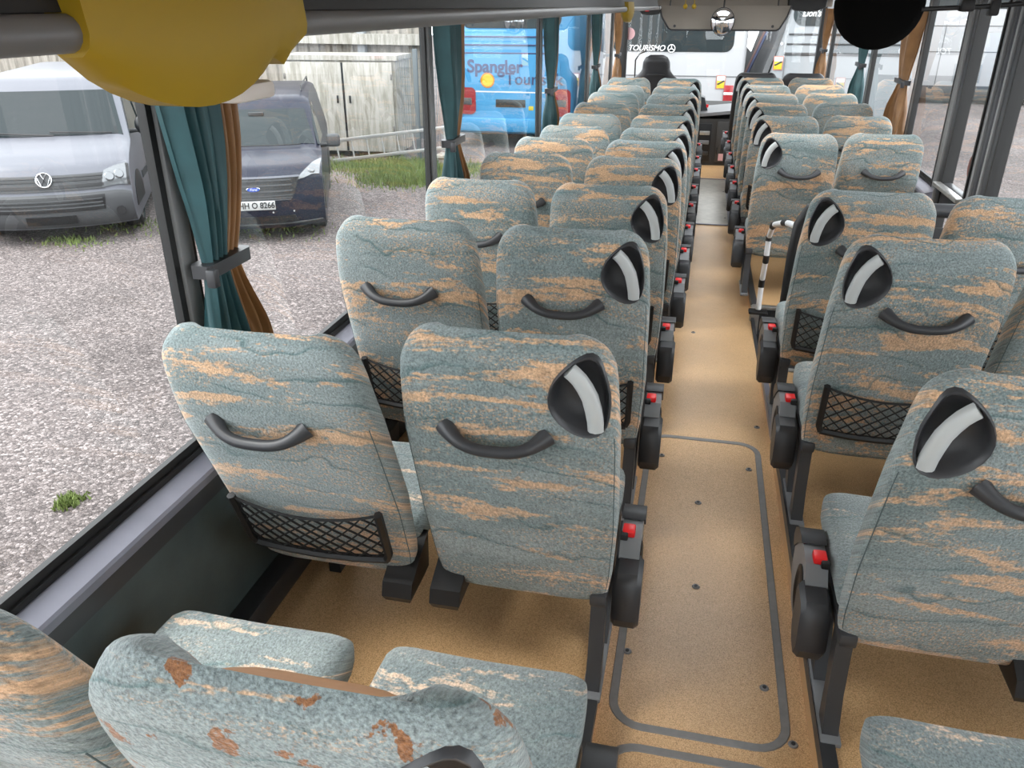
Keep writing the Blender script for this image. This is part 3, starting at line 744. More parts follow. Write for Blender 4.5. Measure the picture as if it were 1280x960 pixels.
# ------------------------------------------------------------------ fittings inside
def curtain(side, y0, cols, label, group, w=1.0, flip=False, tie=True, x=None, zt=1.765, zb=.73, ztie=1.195):
    x = x if x is not None else (XL+.055 if side < 0 else XR-.055)
    t = thing('curtain', label, 'curtain', (x, y0, zb), 0, group)
    NZ, NU = 26, 44
    yl = [(zb, .02), (1.0, .03), (1.195, .06), (1.35, .05), (1.6, .02), (1.9, 0)]
    yr = [(zb, .28), (.95, .25), (1.12, .19), (1.195, .175), (1.28, .20), (1.5, .25), (1.9, .27)]
    am = [(zb, .022), (1.0, .02), (1.195, .007), (1.4, .018), (1.9, .02)]
    def part(name, u0, u1, mat, ph, xo, sgn):
        m = MB(); rings = []
        for j in range(NZ+1):
            z = zb+(zt-zb)*j/NZ; a, b, A = lerp(yl, z+1.195-ztie)*w, lerp(yr, z+1.195-ztie)*w, lerp(am, z+1.195-ztie)*min(1.6, w); front = []; back = []
            for i in range(NU+1):
                u = u0+(u1-u0)*i/NU; y = a+(b-a)*u; fl = (-(y-.17*w)+.0 if flip else y)
                s = math.sin(2*math.pi*(6.0*u+ph)+1.2*math.sin(3*z))+.35*math.sin(2*math.pi*(13*u)+2*z)
                dx = xo+A*s; front.append((-side*dx, fl, z-zb)); back.append((-side*(dx-.012), fl, z-zb))
            rings.append(front+back[::-1])
        m.loft(rings); return m.build(name, mat, t, 70)
    part('cloth', 0, .66, cols[0], 0, .012, 1); part('lining', .62, 1, cols[1], .3, .0, 1)
    if tie:
        zz = ztie-zb; c = [(.045, .03), (.19, .03), (.20, .022), (.20, -.022), (.19, -.03), (.045, -.03), (.035, -.022), (.035, .022)]
        m = MB().loft([[(-side*(b_+.008), (-(a*w-.17*w) if flip else a*w), zz+h-.10*(a-.12)*0) for a, b_ in c] for h in (-.017, .017)])
        o = m.build('tie_band', 'plastic_dark', t, 40)
        hy = .035*w if not flip else .135*w
        MB().rbox(*sorted((-side*.03, -side*.055)), hy-.012, hy+.012, zz-.035, zz+.012, .004).build('hook', 'plastic_dark', o)
    return t
TG, GG = ('curtain_teal', 'curtain_gold'), ('curtain_gold', 'curtain_gold')
gl = 'gathered curtains tied back at the left window posts'; gr_ = 'gathered curtains tied back at the door-side window posts'
curtain(-1, 1.665, TG, 'teal curtain with tan lining, tied back beside the silver van', gl, 1.25)
curtain(-1, 3.76, TG, 'teal curtain tied back between the white locker and the blue coach', gl, 1.5)
curtain(-1, 6.46, TG, 'teal curtain tied back over the lettering side of the blue coach', gl, 1.8)
curtain(-1, 9.20, TG, 'teal curtain tied back, first one behind the tan front curtain', gl, 2.3)
curtain(-1, 11.5, GG, "tan curtain tied back beside the driver's seat", gl, 2.5)
curtain(1, 6.86, GG, 'tan curtain tied back at the post in front of the middle door', gr_, 2.2, ztie=1.27)
curtain(1, 8.84, ('curtain_teal', 'curtain_teal'), 'teal curtain tied back between two tan curtains', gr_, 2.2, ztie=1.27)
curtain(1, 11.8, GG, 'tan curtain tied back beside the black leather guide seats', gr_, 2.4, ztie=1.27)

# luggage racks
RX = -.62
def rack(x, z, xw, label, y1, rail_mat='rail_grey'):
    s = 1 if xw > x else -1
    t = thing('luggage_rack', label, 'luggage rack', (x, 0, z))
    MB().tube([(0, Y0+.02, 0), (0, y1, 0)], .0185, 14).build('rail', rail_mat, t)
    MB().box(min(s*.02, xw-x-s*.04), max(s*.02, xw-x-s*.04), Y0+.02, y1, .0, .02).build('shelf', 'rack_dark', t, smooth=0)
    MB().prism([(s*.0, .019), (s*.03, .019), (s*.12, .37), (s*.08, .37)], lambda a, b, d: (a, d, b), Y0+.02, y1).build('fascia', 'rack_dark', t, smooth=0)
    return t
r1 = rack(RX, 1.775, XL, 'dark overhead luggage rack with a grey tube rail along the left windows', 10.6)
for y in (10.62, 10.95): MB().disc((0, y, 0), .021, (0, 1, 0), .06, 16).build('collar', 'plastic_black', r1)
MB().tube([(0, 10.66, 0), (0, 10.98, 0)], .018, 12).build('rail_end', 'steel', r1)
rack(1.02, 1.86, XR, 'dark overhead luggage rack above the door-side windows', 3.6)

def clip(y, label):
    t = thing('rail_clip', label, 'rail clip', (RX, y, 1.775), 0, 'yellow clips on the rack rail')
    rings = []
    for k in range(15):
        u = k/14; yy = -.24+.48*u
        dz = -.088*(math.sin(math.pi*min(1, u*1.12+.03))**.6) if u < .85 else -.088*(.62-.42*(u-.85)/.15)
        dz = min(dz, -.022); wx = .026+.020*math.sin(math.pi*min(1, u*1.05))
        rings.append([(-wx, yy, .05), (-wx-.008, yy, .0), (-wx, yy, dz*.55), (-wx*.5, yy, dz), (wx*.5, yy, dz), (wx*.9, yy, dz*.6), (wx, yy, 0), (wx*.8, yy, .05)])
    MB().loft(rings).build('clip_body', 'yellow_plastic', t, 50)
    MB().rbox(-.022, .022, .03, .13, -.094, -.07, .008).build('clip_base', 'clip_white', t)
    return t
clip(.985, 'yellow plastic clip around the rack rail, above the curtain beside the silver van')
clip(6.75, 'yellow plastic clip around the rack rail, next to the tan front curtain')
for i, x in enumerate((-.345, -.23)):
    tag(MB().sphere((x, 11.95, 1.79), (.03, .03, .032)).tube([(x, 11.95, 1.81), (x, 11.95, 1.98)], .006, 6).build('ceiling_knob', 'yellow_plastic'), 'small yellow knob hanging above the sun visor', 'knob', 'yellow knobs by the sun visor')
# clock display, sun visor, mirrors
t = thing('clock_display', 'black oblong display hanging below the end of the rack rail', 'display', (-.80, 12.0, 1.735))
MB().loft([[(x*k, y, z*k) for x, z in ((-.14, .0), (-.12, -.035), (-.05, -.05), (.05, -.05), (.12, -.035), (.14, .0), (.12, .035), (-.12, .035))] for k, y in ((.93, -.03), (1, -.02), (1, .04))]).build('case', 'plastic_black', t)
MB().box(-.07, -.02, -.034, -.031, -.005, .012).build('digits', 'belt_red', t, smooth=0)
MB().tube([(0, .01, .03), (0, .01, .42)], .012, 6).build('stem', 'plastic_black', t)
t = thing('sun_visor', 'brown-grey sun visor board across the top of the windscreen', 'sun visor', (.15, 12.1, 1.5))
pl = [(-.84, .30), (-.80, .16), (-.70, .02), (-.66, .0), (.71, .0), (.75, .02), (.83, .16), (.87, .30)]
MB().prism(pl, lambda a, b, d: (a, d+.1*b, b), 0, .02).build('board', 'visor_brown', t, 30)
MB().tube([(a, -.004+.1*b, b) for a, b in pl], .012, 6).build('edging', 'plastic_dark', t)
for x in (-.62, .66): MB().disc((x, -.006, .05), .018, (0, 1, 0), .01, 10).build('stud', 'plastic_dark', t)
MB().tube([(-.7, .04, .28), (-.7, .05, .66)], .01, 6).build('hanger', 'plastic_dark', t); MB().tube([(.7, .04, .28), (.7, .05, .66)], .01, 6).build('hanger', 'plastic_dark', t)
t = thing('convex_mirror', 'small round convex mirror hanging in front of the sun visor', 'mirror', (.155, 11.9, 1.608))
rings = []
for k in range(8):
    a = k/7*math.radians(80); rings.append([(.15*math.sin(a+.01)*math.cos(2*math.pi*q/24), -.05*math.cos(a), .17*math.sin(a+.01)*math.sin(2*math.pi*q/24)) for q in range(24)])
MB().loft(rings).build('mirror_face', 'mirror_glass', t, 80)
MB().loft([[(.155*k*math.cos(2*math.pi*q/24), y, .175*k*math.sin(2*math.pi*q/24)) for q in range(24)] for k, y in ((1, -.012), (1, .01), (.7, .05), (.1, .06))]).build('mirror_back', 'plastic_black', t)
MB().tube([(0, .0, .16), (0, .0, .50)], .012, 6).build('stem', 'plastic_black', t)
t = thing('front_monitor', 'black monitor housing hanging above the black leather guide seats', 'monitor', (1.22, 12.2, 1.80))
MB().loft([[(x*k, y, z*k) for x, z in ((-.25, .10), (-.24, -.02), (-.15, -.06), (0, -.075), (.15, -.06), (.24, -.02), (.25, .10))] for k, y in ((.95, -.04), (1, -.02), (1, .08))]).build('case', 'plastic_black', t)
MB().box(-.1, .1, 0, .03, .08, .36).build('bracket', 'plastic_black', t, smooth=0)
t = thing('door_mirror', 'large round mirror with black back hanging over the aisle seats', 'mirror', (.45, 2.6, 1.805))
MB().loft([[(.118*k*math.cos(2*math.pi*q/36), y, .118*k*math.sin(2*math.pi*q/36)) for q in range(36)] for k, y in ((.3, -.035), (.8, -.028), (.97, -.012), (1, .0), (1, .012), (.97, .018))]).build('mirror_back', 'mirror_black', t, 50)
MB().disc((0, .018, 0), .108, (0, 1, 0), .004, 30).build('mirror_face', 'mirror_glass', t)
ar = MB().tube([(.105, -.015, -.014), (.25, -.01, -.008), (.36, 0, .0)], .0065, 8).build('arm', 'plastic_black', t)
MB().rbox(.20, .235, -.03, .01, -.02, .012, .006).build('clamp', 'plastic_black', ar); MB().rbox(.275, .30, -.02, .02, -.03, .012, .006).build('clamp', 'plastic_black', ar)
MB().tube([(.36, 0, 0), (.50, .04, .06), (.62, .08, .10)], .009, 8).build('arm_root', 'plastic_black', t)
t = thing('grab_loop', 'black grab loop at the luggage rack above the middle door side', 'grab loop', (.86, 2.45, 1.80))
MB().tube([(.20, 0, .06), (.06, 0, .01), (-.04, 0, -.004), (-.07, 0, -.014), (-.04, 0, -.024), (.06, 0, -.018), (.20, 0, -.005)], .006, 8).build('loop', 'plastic_black', t)

# striped handrail, black post and guard tube at the stairwell
t = thing('stair_handrail', 'white handrail with black joints at the middle door stairwell', 'handrail', (.48, 5.2, zp(5.2)))
z0 = zp(5.2)
HP = [(0, -.05, .0), (0, -.03, .20), (0, -.10, .38), (0, -.09, .51), (.0, -.25, .63), (.03, -.60, .73), (.06, -.98, .80)]
def lerp3(a, b, t): return tuple(p+(q-p)*t for p, q in zip(a, b))
for k in range(len(HP)-1):
    a, b = HP[k], HP[k+1]
    MB().tube([lerp3(a, b, .12), lerp3(a, b, .88)], .017, 10).build('tube_section', 'white_tube', t)
    c = [lerp3(HP[k-1], a, .85), a, lerp3(a, b, .15)] if k else [(0, -.05, -.0), a, lerp3(a, b, .2)]
    if k: MB().tube(c, .0195, 10).build('joint', 'plastic_black', t)
MB().rbox(-.06, .06, -.09, -.01, -.002, .018, .008).build('base_plate', 'plastic_black', t)
t = thing('guard_post', 'black grab post and rail in front of the seats behind the stairwell', 'guard rail', (.52, 4.19, zp(4.12)))
MB().tube([(0, 0, 0), (0, .0, .62), (.01, .0, .78), (.05, .0, .86), (.12, .0, .875)], .028, 12).build('post', 'plastic_black', t)
MB().tube([(.10, 0, .875), (.96, 0, .885)], .034, 14).build('rail', 'plastic_dark', t)
MB().rbox(.04, .92, -.012, .012, .10, .80, .01).build('panel', 'rack_dark', t)
MB().rbox(-.05, .05, -.05, .05, 0, .012, .004).build('base_plate', 'plastic_dark', t)

# driver's seat
t = thing('driver_seat', "black driver's seat with a broad winged headrest behind the windscreen", 'seat', (-.61, 11.05, -.13))
rings = []
wt = [(.45, .22), (.7, .27), (1.0, .285), (1.10, .27), (1.16, .20), (1.20, .175), (1.30, .165), (1.355, .13), (1.375, .08)]
for k in range(34):
    z = .45+.925*k/33; w = lerp(wt, z); th = .075 if z < 1.3 else .075*math.sqrt(max(.05, 1-((z-1.3)/.08)**2)); ring = []
    for q in range(28):
        a = 2*math.pi*q/28; c, s = math.cos(a), math.sin(a)
        ring.append((w*math.copysign(abs(c)**.5, c), -.16*(z-.45)+th*math.copysign(abs(s)**.6, s), z))
    rings.append(ring)
b = MB().loft(rings).build('backrest', 'leather_black', t, 60)
MB().rbox(-.11, .11, -.235, -.2, 1.14, 1.155, .005).build('seam_slot', 'plastic_black', b)
MB().rbox(-.25, .25, -.02, .46, .36, .48, .04, 3).build('cushion', 'leather_black', t)
MB().rbox(-.2, .2, .02, .4, .08, .36, .03).build('suspension_base', 'plastic_black', t); MB().rbox(-.24, .24, -.02, .44, 0, .08, .01).build('base_plate', 'plastic_black', t)

# front console and dashboard
t = thing('front_console', 'dark grey front console with shelves and a locker door at the aisle end', 'console', (.2, 11.3, -.15))
MB().prism([(-.45, .0), (.75, .0), (.75, .85), (-.45, .85)], lambda a, b, d: (a, b+(.12*(a+.45)/1.2), d), 0, .60).build('body', 'console_grey', t, smooth=0)
MB().prism([(-.50, -.03), (.80, -.03), (.80, .87), (-.50, .87)], lambda a, b, d: (a, b+(.12*(a+.45)/1.2), d+.10*(a+.5)), .60, .64).build('worktop', 'plastic_grey', t, smooth=0)
MB().rbox(-.22, -.05, -.004, .03, .06, .54, .006).build('shelf_recess', 'plastic_black', t)
for z, mt in ((.40, 'steel'), (.28, 'plastic_grey'), (.14, 'plastic_dark')): MB().rbox(-.20, -.07, -.02, .02, z, z+.05, .006).build('tray', mt, t)
dd = MB().rbox(.02, .26, .025, .05, .05, .57, .008).build('locker_door', 'console_grey', t)
MB().rbox(.035, .05, .012, .03, .15, .24, .004).build('handle', 'plastic_black', dd); MB().box(.07, .22, .020, .026, .07, .16).build('notice', 'sticker_pink', dd, smooth=0)
MB().prism([(-.5, .66), (-.12, .66), (-.18, .84), (-.5, .92)], lambda a, b, d: (a, d, b), .25, .5).build('instrument_hood', 'plastic_dark', t, smooth=0)
MB().box(-.15, -.12, .235, .252, .72, .76).build('red_label', 'belt_red', t, smooth=0)
struct(MB().prism([(Y1-.02, -.2), (12.3, -.2), (12.35, .45), (12.6, .55), (Y1-.02, .50)], lambda a, b, d: (d, a, b), XL+.06, XR-.06).build('trim_5', 'console_grey', smooth=0), 'dashboard top below the windscreen')

# ------------------------------------------------------------------ outside the windows
GZ = -1.4
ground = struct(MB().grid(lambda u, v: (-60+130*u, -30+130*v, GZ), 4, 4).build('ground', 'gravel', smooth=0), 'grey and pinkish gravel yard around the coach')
class Car:
    """front faces local -y; profile runs from the front bottom over hood and roof to the rear bottom as (depth, height)"""
    def __init__(s, prof, half, belt, roof, tumble, bulge):
        s.p, s.h, s.belt, s.roof, s.tb, s.bu = prof, half, belt, roof, tumble, bulge
    def prof(s, t):
        i = min(int(t), len(s.p)-2); f = t-i; a, b = s.p[i], s.p[i+1]
        return a[0]+(b[0]-a[0])*f, a[1]+(b[1]-a[1])*f
    def xs(s, z): return s.h*(1-s.tb*max(0, min(1, (z-s.belt)/(s.roof-s.belt))))
    def P(s, xn, t):
        d, z = s.prof(t); ax = abs(xn)
        d += s.bu*ax**2.4*max(0, 1-d/1.9)
        if ax > .8 and z > .5: z -= .05*((ax-.8)/.2)**2
        return Vector((xn*s.xs(z), d, z))
    def nrm(s, xn, t):
        e = .02; a = s.P(xn+e, t)-s.P(xn-e, t); t0 = max(0, t-e); t1 = min(len(s.p)-1.001, t+e); b = s.P(xn, t1)-s.P(xn, t0)
        n = a.cross(b)
        return n.normalized() if n.length > 1e-9 else Vector((0, -1, 0))
    def body(s, name, mat, par, sub=3):
        m = MB(); X = [-1, -.985, -.95, -.88, -.75, -.5, -.25, 0, .25, .5, .75, .88, .95, .985, 1]; n = len(s.p); T = [i/sub for i in range((n-1)*sub)]+[n-1.0001]
        rings = [[tuple(s.P(x, t)) for t in T] for x in X]
        return m.loft(rings).build(name, mat, par, 35)
    def patch(s, name, mat, par, c, off=.006, nx=10, ny=6, base=-.02):
        """c: four corners (xn, t): lower left, lower right, upper right, upper left"""
        m = MB()
        def q(u, v):
            a = [c[0][k]*(1-u)+c[1][k]*u for k in (0, 1)]; b = [c[3][k]*(1-u)+c[2][k]*u for k in (0, 1)]
            return a[0]*(1-v)+b[0]*v, a[1]*(1-v)+b[1]*v
        top = lambda u, v, o: tuple(s.P(*q(u, v))+s.nrm(*q(u, v))*o)
        m.grid(lambda u, v: top(u, v, off), nx, ny)
        bd = [(i/nx, 0) for i in range(nx)]+[(1, j/ny) for j in range(ny)]+[(1-i/nx, 1) for i in range(nx)]+[(0, 1-j/ny) for j in range(ny)]
        m.loft([[top(u, v, off) for u, v in bd], [top(u, v, base) for u, v in bd]], False, False)
        return m.build(name, mat, par, 35)
    def side(s, name, mat, par, poly, sg, off=.006):
        f = lambda d, z, o: (sg*(s.xs(z)+o), d, z)
        m = MB().loft([[f(d, z, off) for d, z in poly], [f(d, z, -.03) for d, z in poly]]); return m.build(name, mat, par, 30)
    def wheels(s, par, ds, r):
        for d in ds:
            for sg in (-1, 1):
                x = sg*(s.h-.02)
                m = MB().loft([[(x-sg*o, d+R*math.cos(2*math.pi*k/28), r+R*math.sin(2*math.pi*k/28)) for k in range(28)] for o, R in ((.2, r*.9), (.19, r), (.02, r), (0, r*.93), (-.012, r*.72), (.03, r*.66), (.05, r*.2))])
                w = m.build('wheel', 'tire', par, 40)
                MB().loft([[(x-sg*o, d+R*math.cos(2*math.pi*k/20), r+R*math.sin(2*math.pi*k/20)) for k in range(20)] for o, R in ((.035, r*.64), (.0, r*.6), (.02, r*.45), (-.005, r*.25), (-.01, r*.05))]).build('hubcap', 'rim', w, 40)
                m = MB().loft([[(sg*(s.h+o), d+R*math.cos(math.pi*k/16), r+.02+R*math.sin(math.pi*k/16)) for k in range(17)] for o, R in ((.008, r*1.22), (-.05, r*1.2))]); m.build('wheel_arch', 'car_black', par, 40)

# silver van
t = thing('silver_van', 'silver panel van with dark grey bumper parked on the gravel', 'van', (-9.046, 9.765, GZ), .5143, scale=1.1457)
VP = [(.10, .20), (.0, .30), (-.03, .45), (-.02, .60), (.02, .64), (.06, .80), (.10, .86), (.18, .96), (.42, 1.08), (.88, 1.20), (1.52, 1.77), (1.72, 1.90), (2.2, 1.96), (4.6, 1.95), (4.85, 1.8), (4.92, .9), (4.9, .3)]
v = Car(VP, .955, 1.1, 1.95, .17, .24)
bd = v.body('body', 'paint_silver', t); v.wheels(t, (.92, 3.9), .335)
v.patch('bumper', 'bumper_grey', t, [(-.99, .3), (.99, .3), (.985, 4.0), (-.985, 4.0)], .012, 20, 8)
bl = v.patch('grille_lower', 'car_black', t, [(-.66, 1.9), (.66, 1.9), (.68, 3.1), (-.68, 3.1)], .02)
for k in (2.15, 2.45, 2.75): v.patch('slat', 'bumper_grey', bl, [(-.64, k), (.64, k), (.64, k+.10), (-.64, k+.10)], .034, 10, 1)
v.patch('plate_holder', 'car_black', t, [(-.30, .95), (.30, .95), (.30, 1.55), (-.30, 1.55)], .03, 6, 2)
ug = v.patch('grille_upper', 'bumper_grey', t, [(-.70, 4.25), (.70, 4.25), (.72, 6.0), (-.72, 6.0)], .014)
for k in (4.45, 4.95, 5.4): v.patch('slat', 'car_black', ug, [(-.68, k), (.68, k), (.68, k+.22), (-.68, k+.22)], .022, 10, 1)
for sg in (-1, 1):
    h = v.patch('headlight', 'lamp_clear', t, [(sg*.66, 4.3), (sg*.97, 4.5), (sg*.97, 7.1), (sg*.70, 6.2)], .016, 6, 6)
    for q, tt in ((.76, 5.1), (.87, 5.5)):
        c = v.P(sg*q, tt)+v.nrm(sg*q, tt)*.018; MB().disc(c, .062, v.nrm(sg*q, tt), .012, 16, .05).build('bulb_reflector', 'lamp_clear', h)
    v.patch('headlight_rim', 'car_black', h, [(sg*.955, 4.5), (sg*.985, 4.5), (sg*.985, 7.0), (sg*.955, 7.0)], .02, 2, 5)
    c = v.P(sg*.84, 1.6); MB().disc(c+Vector((0, -.03, 0)), .055, (0, -1, 0), .02, 14).build('fog_lamp', 'car_black', t)
    mi = MB().sphere((sg*1.10, 1.25, 1.30), (.10, .06, .13)).build('wing_mirror', 'car_black', t, 60); MB().tube([(sg*.90, 1.25, 1.22), (sg*1.05, 1.25, 1.24)], .03, 8).build('mirror_arm', 'car_black', mi)
    v.side('side_window', 'car_glass', t, [(1.15, 1.22), (1.68, 1.72), (2.15, 1.76), (2.15, 1.20)], sg)
    v.side('side_window', 'car_glass', t, [(2.3, 1.22), (2.3, 1.76), (3.4, 1.76), (3.4, 1.22)], sg)
    v.side('side_moulding', 'bumper_grey', t, [(1.4, .56), (1.4, .66), (3.5, .66), (3.5, .56)], sg, .012)
ws = v.patch('windscreen', 'car_glass', t, [(-.93, 9.06), (.93, 9.06), (.90, 9.96), (-.90, 9.96)], .006, 14, 6)
for a, b in (((.05, 9.05), (-.75, 9.12)), ((.80, 9.06), (.0, 9.12))):
    pts = [v.P(a[0]+(b[0]-a[0])*k/6, a[1]+(b[1]-a[1])*k/6)+Vector((0, -.03, .02)) for k in range(7)]; MB().tube(pts, .011, 5).build('wiper', 'car_black', ws)
for x in (-.42, .42):
    MB().rbox(x-.14, x+.14, 1.95, 2.05, 1.0, 1.62, .05).build('front_seat', 'car_black', t)
c = v.P(0, 5.1)+v.nrm(0, 5.1)*.03; nn = v.nrm(0, 5.1)
lg = MB().tube([(.088*math.cos(2*math.pi*k/28), 0, .088*math.sin(2*math.pi*k/28)) for k in range(29)], .009, 6, cap=False)
for pts in ([(-.036, .076), (0, .012), (.036, .076)], [(-.078, .036), (-.037, -.068), (0, .0), (.037, -.068), (.078, .036)]): lg.tube([(a, 0, b) for a, b in pts], .0085, 6)
o = lg.build('emblem', 'chrome', t); o.location = c; o.rotation_euler = (math.radians(-20), 0, 0)
d_ = MB().disc((0, .006, 0), .084, (0, 1, 0), .012, 24).build('emblem_disc', 'bumper_grey', o)

# dark blue car
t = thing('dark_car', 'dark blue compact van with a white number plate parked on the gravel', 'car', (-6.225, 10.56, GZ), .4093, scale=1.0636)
FP = [(.10, .18), (.0, .27), (-.03, .40), (-.03, .56), (.0, .66), (.05, .88), (.22, 1.0), (.5, 1.07), (.95, 1.14), (1.58, 1.62), (1.80, 1.76), (2.4, 1.83), (4.1, 1.81), (4.4, 1.66), (4.45, .8), (4.42, .25)]
v = Car(FP, .92, 1.05, 1.83, .20, .26)
v.body('body', 'paint_navy', t); v.wheels(t, (.88, 3.55), .32)
gr = v.patch('grille', 'car_black', t, [(-.52, 3.3), (.52, 3.3), (.66, 5.0), (-.66, 5.0)], .014)
for k in (3.45, 3.8, 4.15, 4.5, 4.8): v.patch('slat', 'bumper_grey', gr, [(-.54, k), (.54, k), (.55, k+.10), (-.55, k+.10)], .024, 10, 1)
for a in ([(-.52, 3.25), (.52, 3.25), (.52, 3.30), (-.52, 3.30)], [(-.66, 4.97), (.66, 4.97), (.66, 5.02), (-.66, 5.02)]): v.patch('grille_rim', 'paint_silver', gr, a, .028, 10, 1)
v.patch('lower_intake', 'car_black', t, [(-.6, 1.1), (.6, 1.1), (.55, 1.8), (-.55, 1.8)], .016)
v.patch('lip', 'bumper_grey', t, [(-.95, .8), (.95, .8), (.95, 1.0), (-.95, 1.0)], .02, 14, 1)
for sg in (-1, 1):
    h = v.patch('headlight', 'lamp_clear', t, [(sg*.62, 4.75), (sg*.95, 5.15), (sg*.985, 6.9), (sg*.82, 5.9)], .014, 6, 6)
    c = v.P(sg*.84, 5.4)+v.nrm(sg*.84, 5.4)*.018; MB().disc(c, .05, v.nrm(sg*.84, 5.4), .012, 14, .04).build('bulb_reflector', 'lamp_clear', h)
    mi = MB().rbox(sg*1.09-.10, sg*1.09+.10, 1.28, 1.38, 1.08, 1.27, .045, 3).build('wing_mirror', 'bumper_grey', t); MB().tube([(sg*.86, 1.32, 1.10), (sg*1.03, 1.33, 1.12)], .03, 8).build('mirror_arm', 'car_black', mi)
    v.side('side_window', 'car_glass', t, [(1.1, 1.16), (1.66, 1.60), (2.2, 1.65), (2.2, 1.14)], sg)
    for k in (-.3, .3): MB().disc(v.P(sg*(.4+k*.5), 2.2)+Vector((0, -.02, 0)), .012, (0, -1, 0), .008, 8).build('parking_sensor', 'plate_white', t)
    MB().tube([(sg*.66, 1.95, 1.83), (sg*.66, 2.0, 1.90), (sg*.66, 3.9, 1.89), (sg*.66, 3.95, 1.82)], .012, 6).build('roof_rail', 'car_black', t)
ws = v.patch('windscreen', 'car_glass', t, [(-.92, 8.08), (.92, 8.08), (.88, 8.98), (-.88, 8.98)], .006, 14, 6)
pts = [v.P(-.7+1.4*k/8, 8.05)+Vector((0, -.03, .015)) for k in range(9)]; MB().tube(pts, .010, 5).build('wiper', 'car_black', ws)
MB().rbox(-.11, .11, 1.45, 1.50, 1.50, 1.58, .01).build('rear_view_sensor', 'car_black', ws)
MB().tube([(-.05, 1.75, 1.78), (-.05, 1.95, 2.05)], .006, 5).build('aerial', 'car_black', t)
for x in (-.38, .38): MB().rbox(x-.13, x+.13, 1.85, 1.95, .95, 1.5, .05).build('front_seat', 'car_black', t)
c = v.P(0, 4.35)+v.nrm(0, 4.35)*.03
e = MB().loft([[(.095*k*math.cos(2*math.pi*q/28), y, .037*k*math.sin(2*math.pi*q/28)) for q in range(28)] for k, y in ((.9, .01), (1, 0), (.9, -.008))]).build('emblem', 'chrome', t); e.location = c
e2 = MB().loft([[(.082*math.cos(2*math.pi*q/28), y, .028*math.sin(2*math.pi*q/28)) for q in range(28)] for y in (-.006, -.010)]).build('emblem_field', 'plate_blue', e)
MX = Matrix.Rotation(math.pi/2, 4, 'X')
lettering('emblem_lettering', 'Ford', .05, 'letter_white', e, Matrix.Translation((0, -.010, 0)) @ MX, shear=.3)
c = v.P(0, 2.7)
pl = MB().rbox(-.27, .27, c.y-.045, c.y-.03, c.z-.035, c.z+.085, .004).build('number_plate', 'plate_white', t)
MB().box(-.268, -.222, c.y-.050, c.y-.045, c.z-.033, c.z+.083).build('plate_band', 'plate_blue', pl, smooth=0)
lettering('plate_lettering', 'HH O 8266', .112, 'letter_black', pl, Matrix.Translation((.025, c.y-.047, c.z+.025)) @ MX, bold=.002, sx=.88)

# buildings, shed doors, fence, ladder
t = thing('corrugated_hall', 'pale beige hall clad in ribbed sheet metal behind the parked vans', 'building', (-14.0, 22.0, GZ), math.radians(-8))
n_ = 66; prof = []
for k in range(n_):
    x = -16+k*.35; prof += [(x, 0), (x+.14, 0), (x+.18, -.05), (x+.31, -.05)]
MB().loft([[(x, y, z) for x, y in prof]+[(-16+n_*.35, .3, z), (-16, .3, z)] for z in (.3, 6.5)]).build('cladding', 'beige_clad', t, smooth=0)
MB().box(-16, 7.1, -.06, .3, 0, .32).build('plinth', 'truck_grey', t, smooth=0)
MB().box(-16.2, 7.2, -.25, .6, 6.5, 6.7).build('roof_edge', 'paint_lightgrey', t, smooth=0)
MB().box(3.0, 7.1, -.35, -.06, 2.3, 2.55).build('gutter_board', 'weathered_white', t, smooth=0)
for x in (-9.5, 5.2): MB().rbox(x, x+.22, -.22, -.05, .3, 6.3, .03).build('downpipe', 'paint_lightgrey', t)
t = thing('white_locker', 'weathered white double-door locker standing beyond the dark car', 'locker', (-7.85, 17.9, GZ), math.radians(4))
MB().box(-1.55, 1.12, .05, 1.2, .12, 2.14).build('cabinet', 'weathered_white', t, smooth=0)
MB().box(-1.60, 1.18, -.02, 1.25, 2.10, 2.20).build('top_board', 'weathered_white', t, smooth=0)
for a, b in ((-1.48, -.12), (-.07, 1.06)):
    dd = MB().rbox(a, b, -.03, .05, .14, 2.06, .01).build('door', 'weathered_white', t)
    x = b-.12 if a < -1 else a+.12; MB().rbox(x-.02, x+.02, -.06, -.02, 1.2, 1.36, .006).build('latch', 'car_black', dd)
    x = a+.02 if a < -1 else b-.02
    for z in (.6, 1.7): MB().rbox(x-.02, x+.02, -.045, -.02, z, z+.12, .004).build('hinge', 'rim', dd)
MB().box(-.12, -.07, -.02, .0, .15, 2.05).build('gap', 'car_black', t, smooth=0)
MB().box(-1.4, 1.0, .2, 1.1, 0, .12).build('plinth', 'car_black', t, smooth=0)
t = thing('mesh_fence', 'grey wire mesh fence with a steel post beside the white locker', 'fence', (-6.22, 17.9, GZ), math.radians(4))
for x in (0,): MB().rbox(x-.05, x+.05, -.04, .04, 0, 2.35, .01).build('post', 'fence_grey', t)
m = MB()
for k in range(18): x = -.35+k*.05; m.box(x-.004, x+.004, -.004, .004, .05, 2.2)
for k in range(12): z = .06+k*.19; m.box(-.36, .51, .004, .012, z-.004, z+.004)
tag(m.build('wire_mesh', 'fence_grey', t, smooth=0), kind='stuff')
t = thing('aluminium_ladder', 'pale aluminium ladder lying on edge in the grass before the white locker', 'ladder', (-7.9, 16.9, GZ+.04), math.radians(6))
sl = .13
for z in (0, .42): MB().rbox(0, 2.75, -.03, .03, 0, .07, .008, M=Matrix.Translation((0, 0, z)) @ Matrix.Rotation(-math.atan(sl), 4, 'Y')).build('rail', 'ladder_alu', t)
for k in range(8):
    x = .15+k*.345; MB().tube([(x, 0, .05+x*sl), (x-.05, 0, .44+x*sl)], .018, 8).build('rung', 'ladder_alu', t)
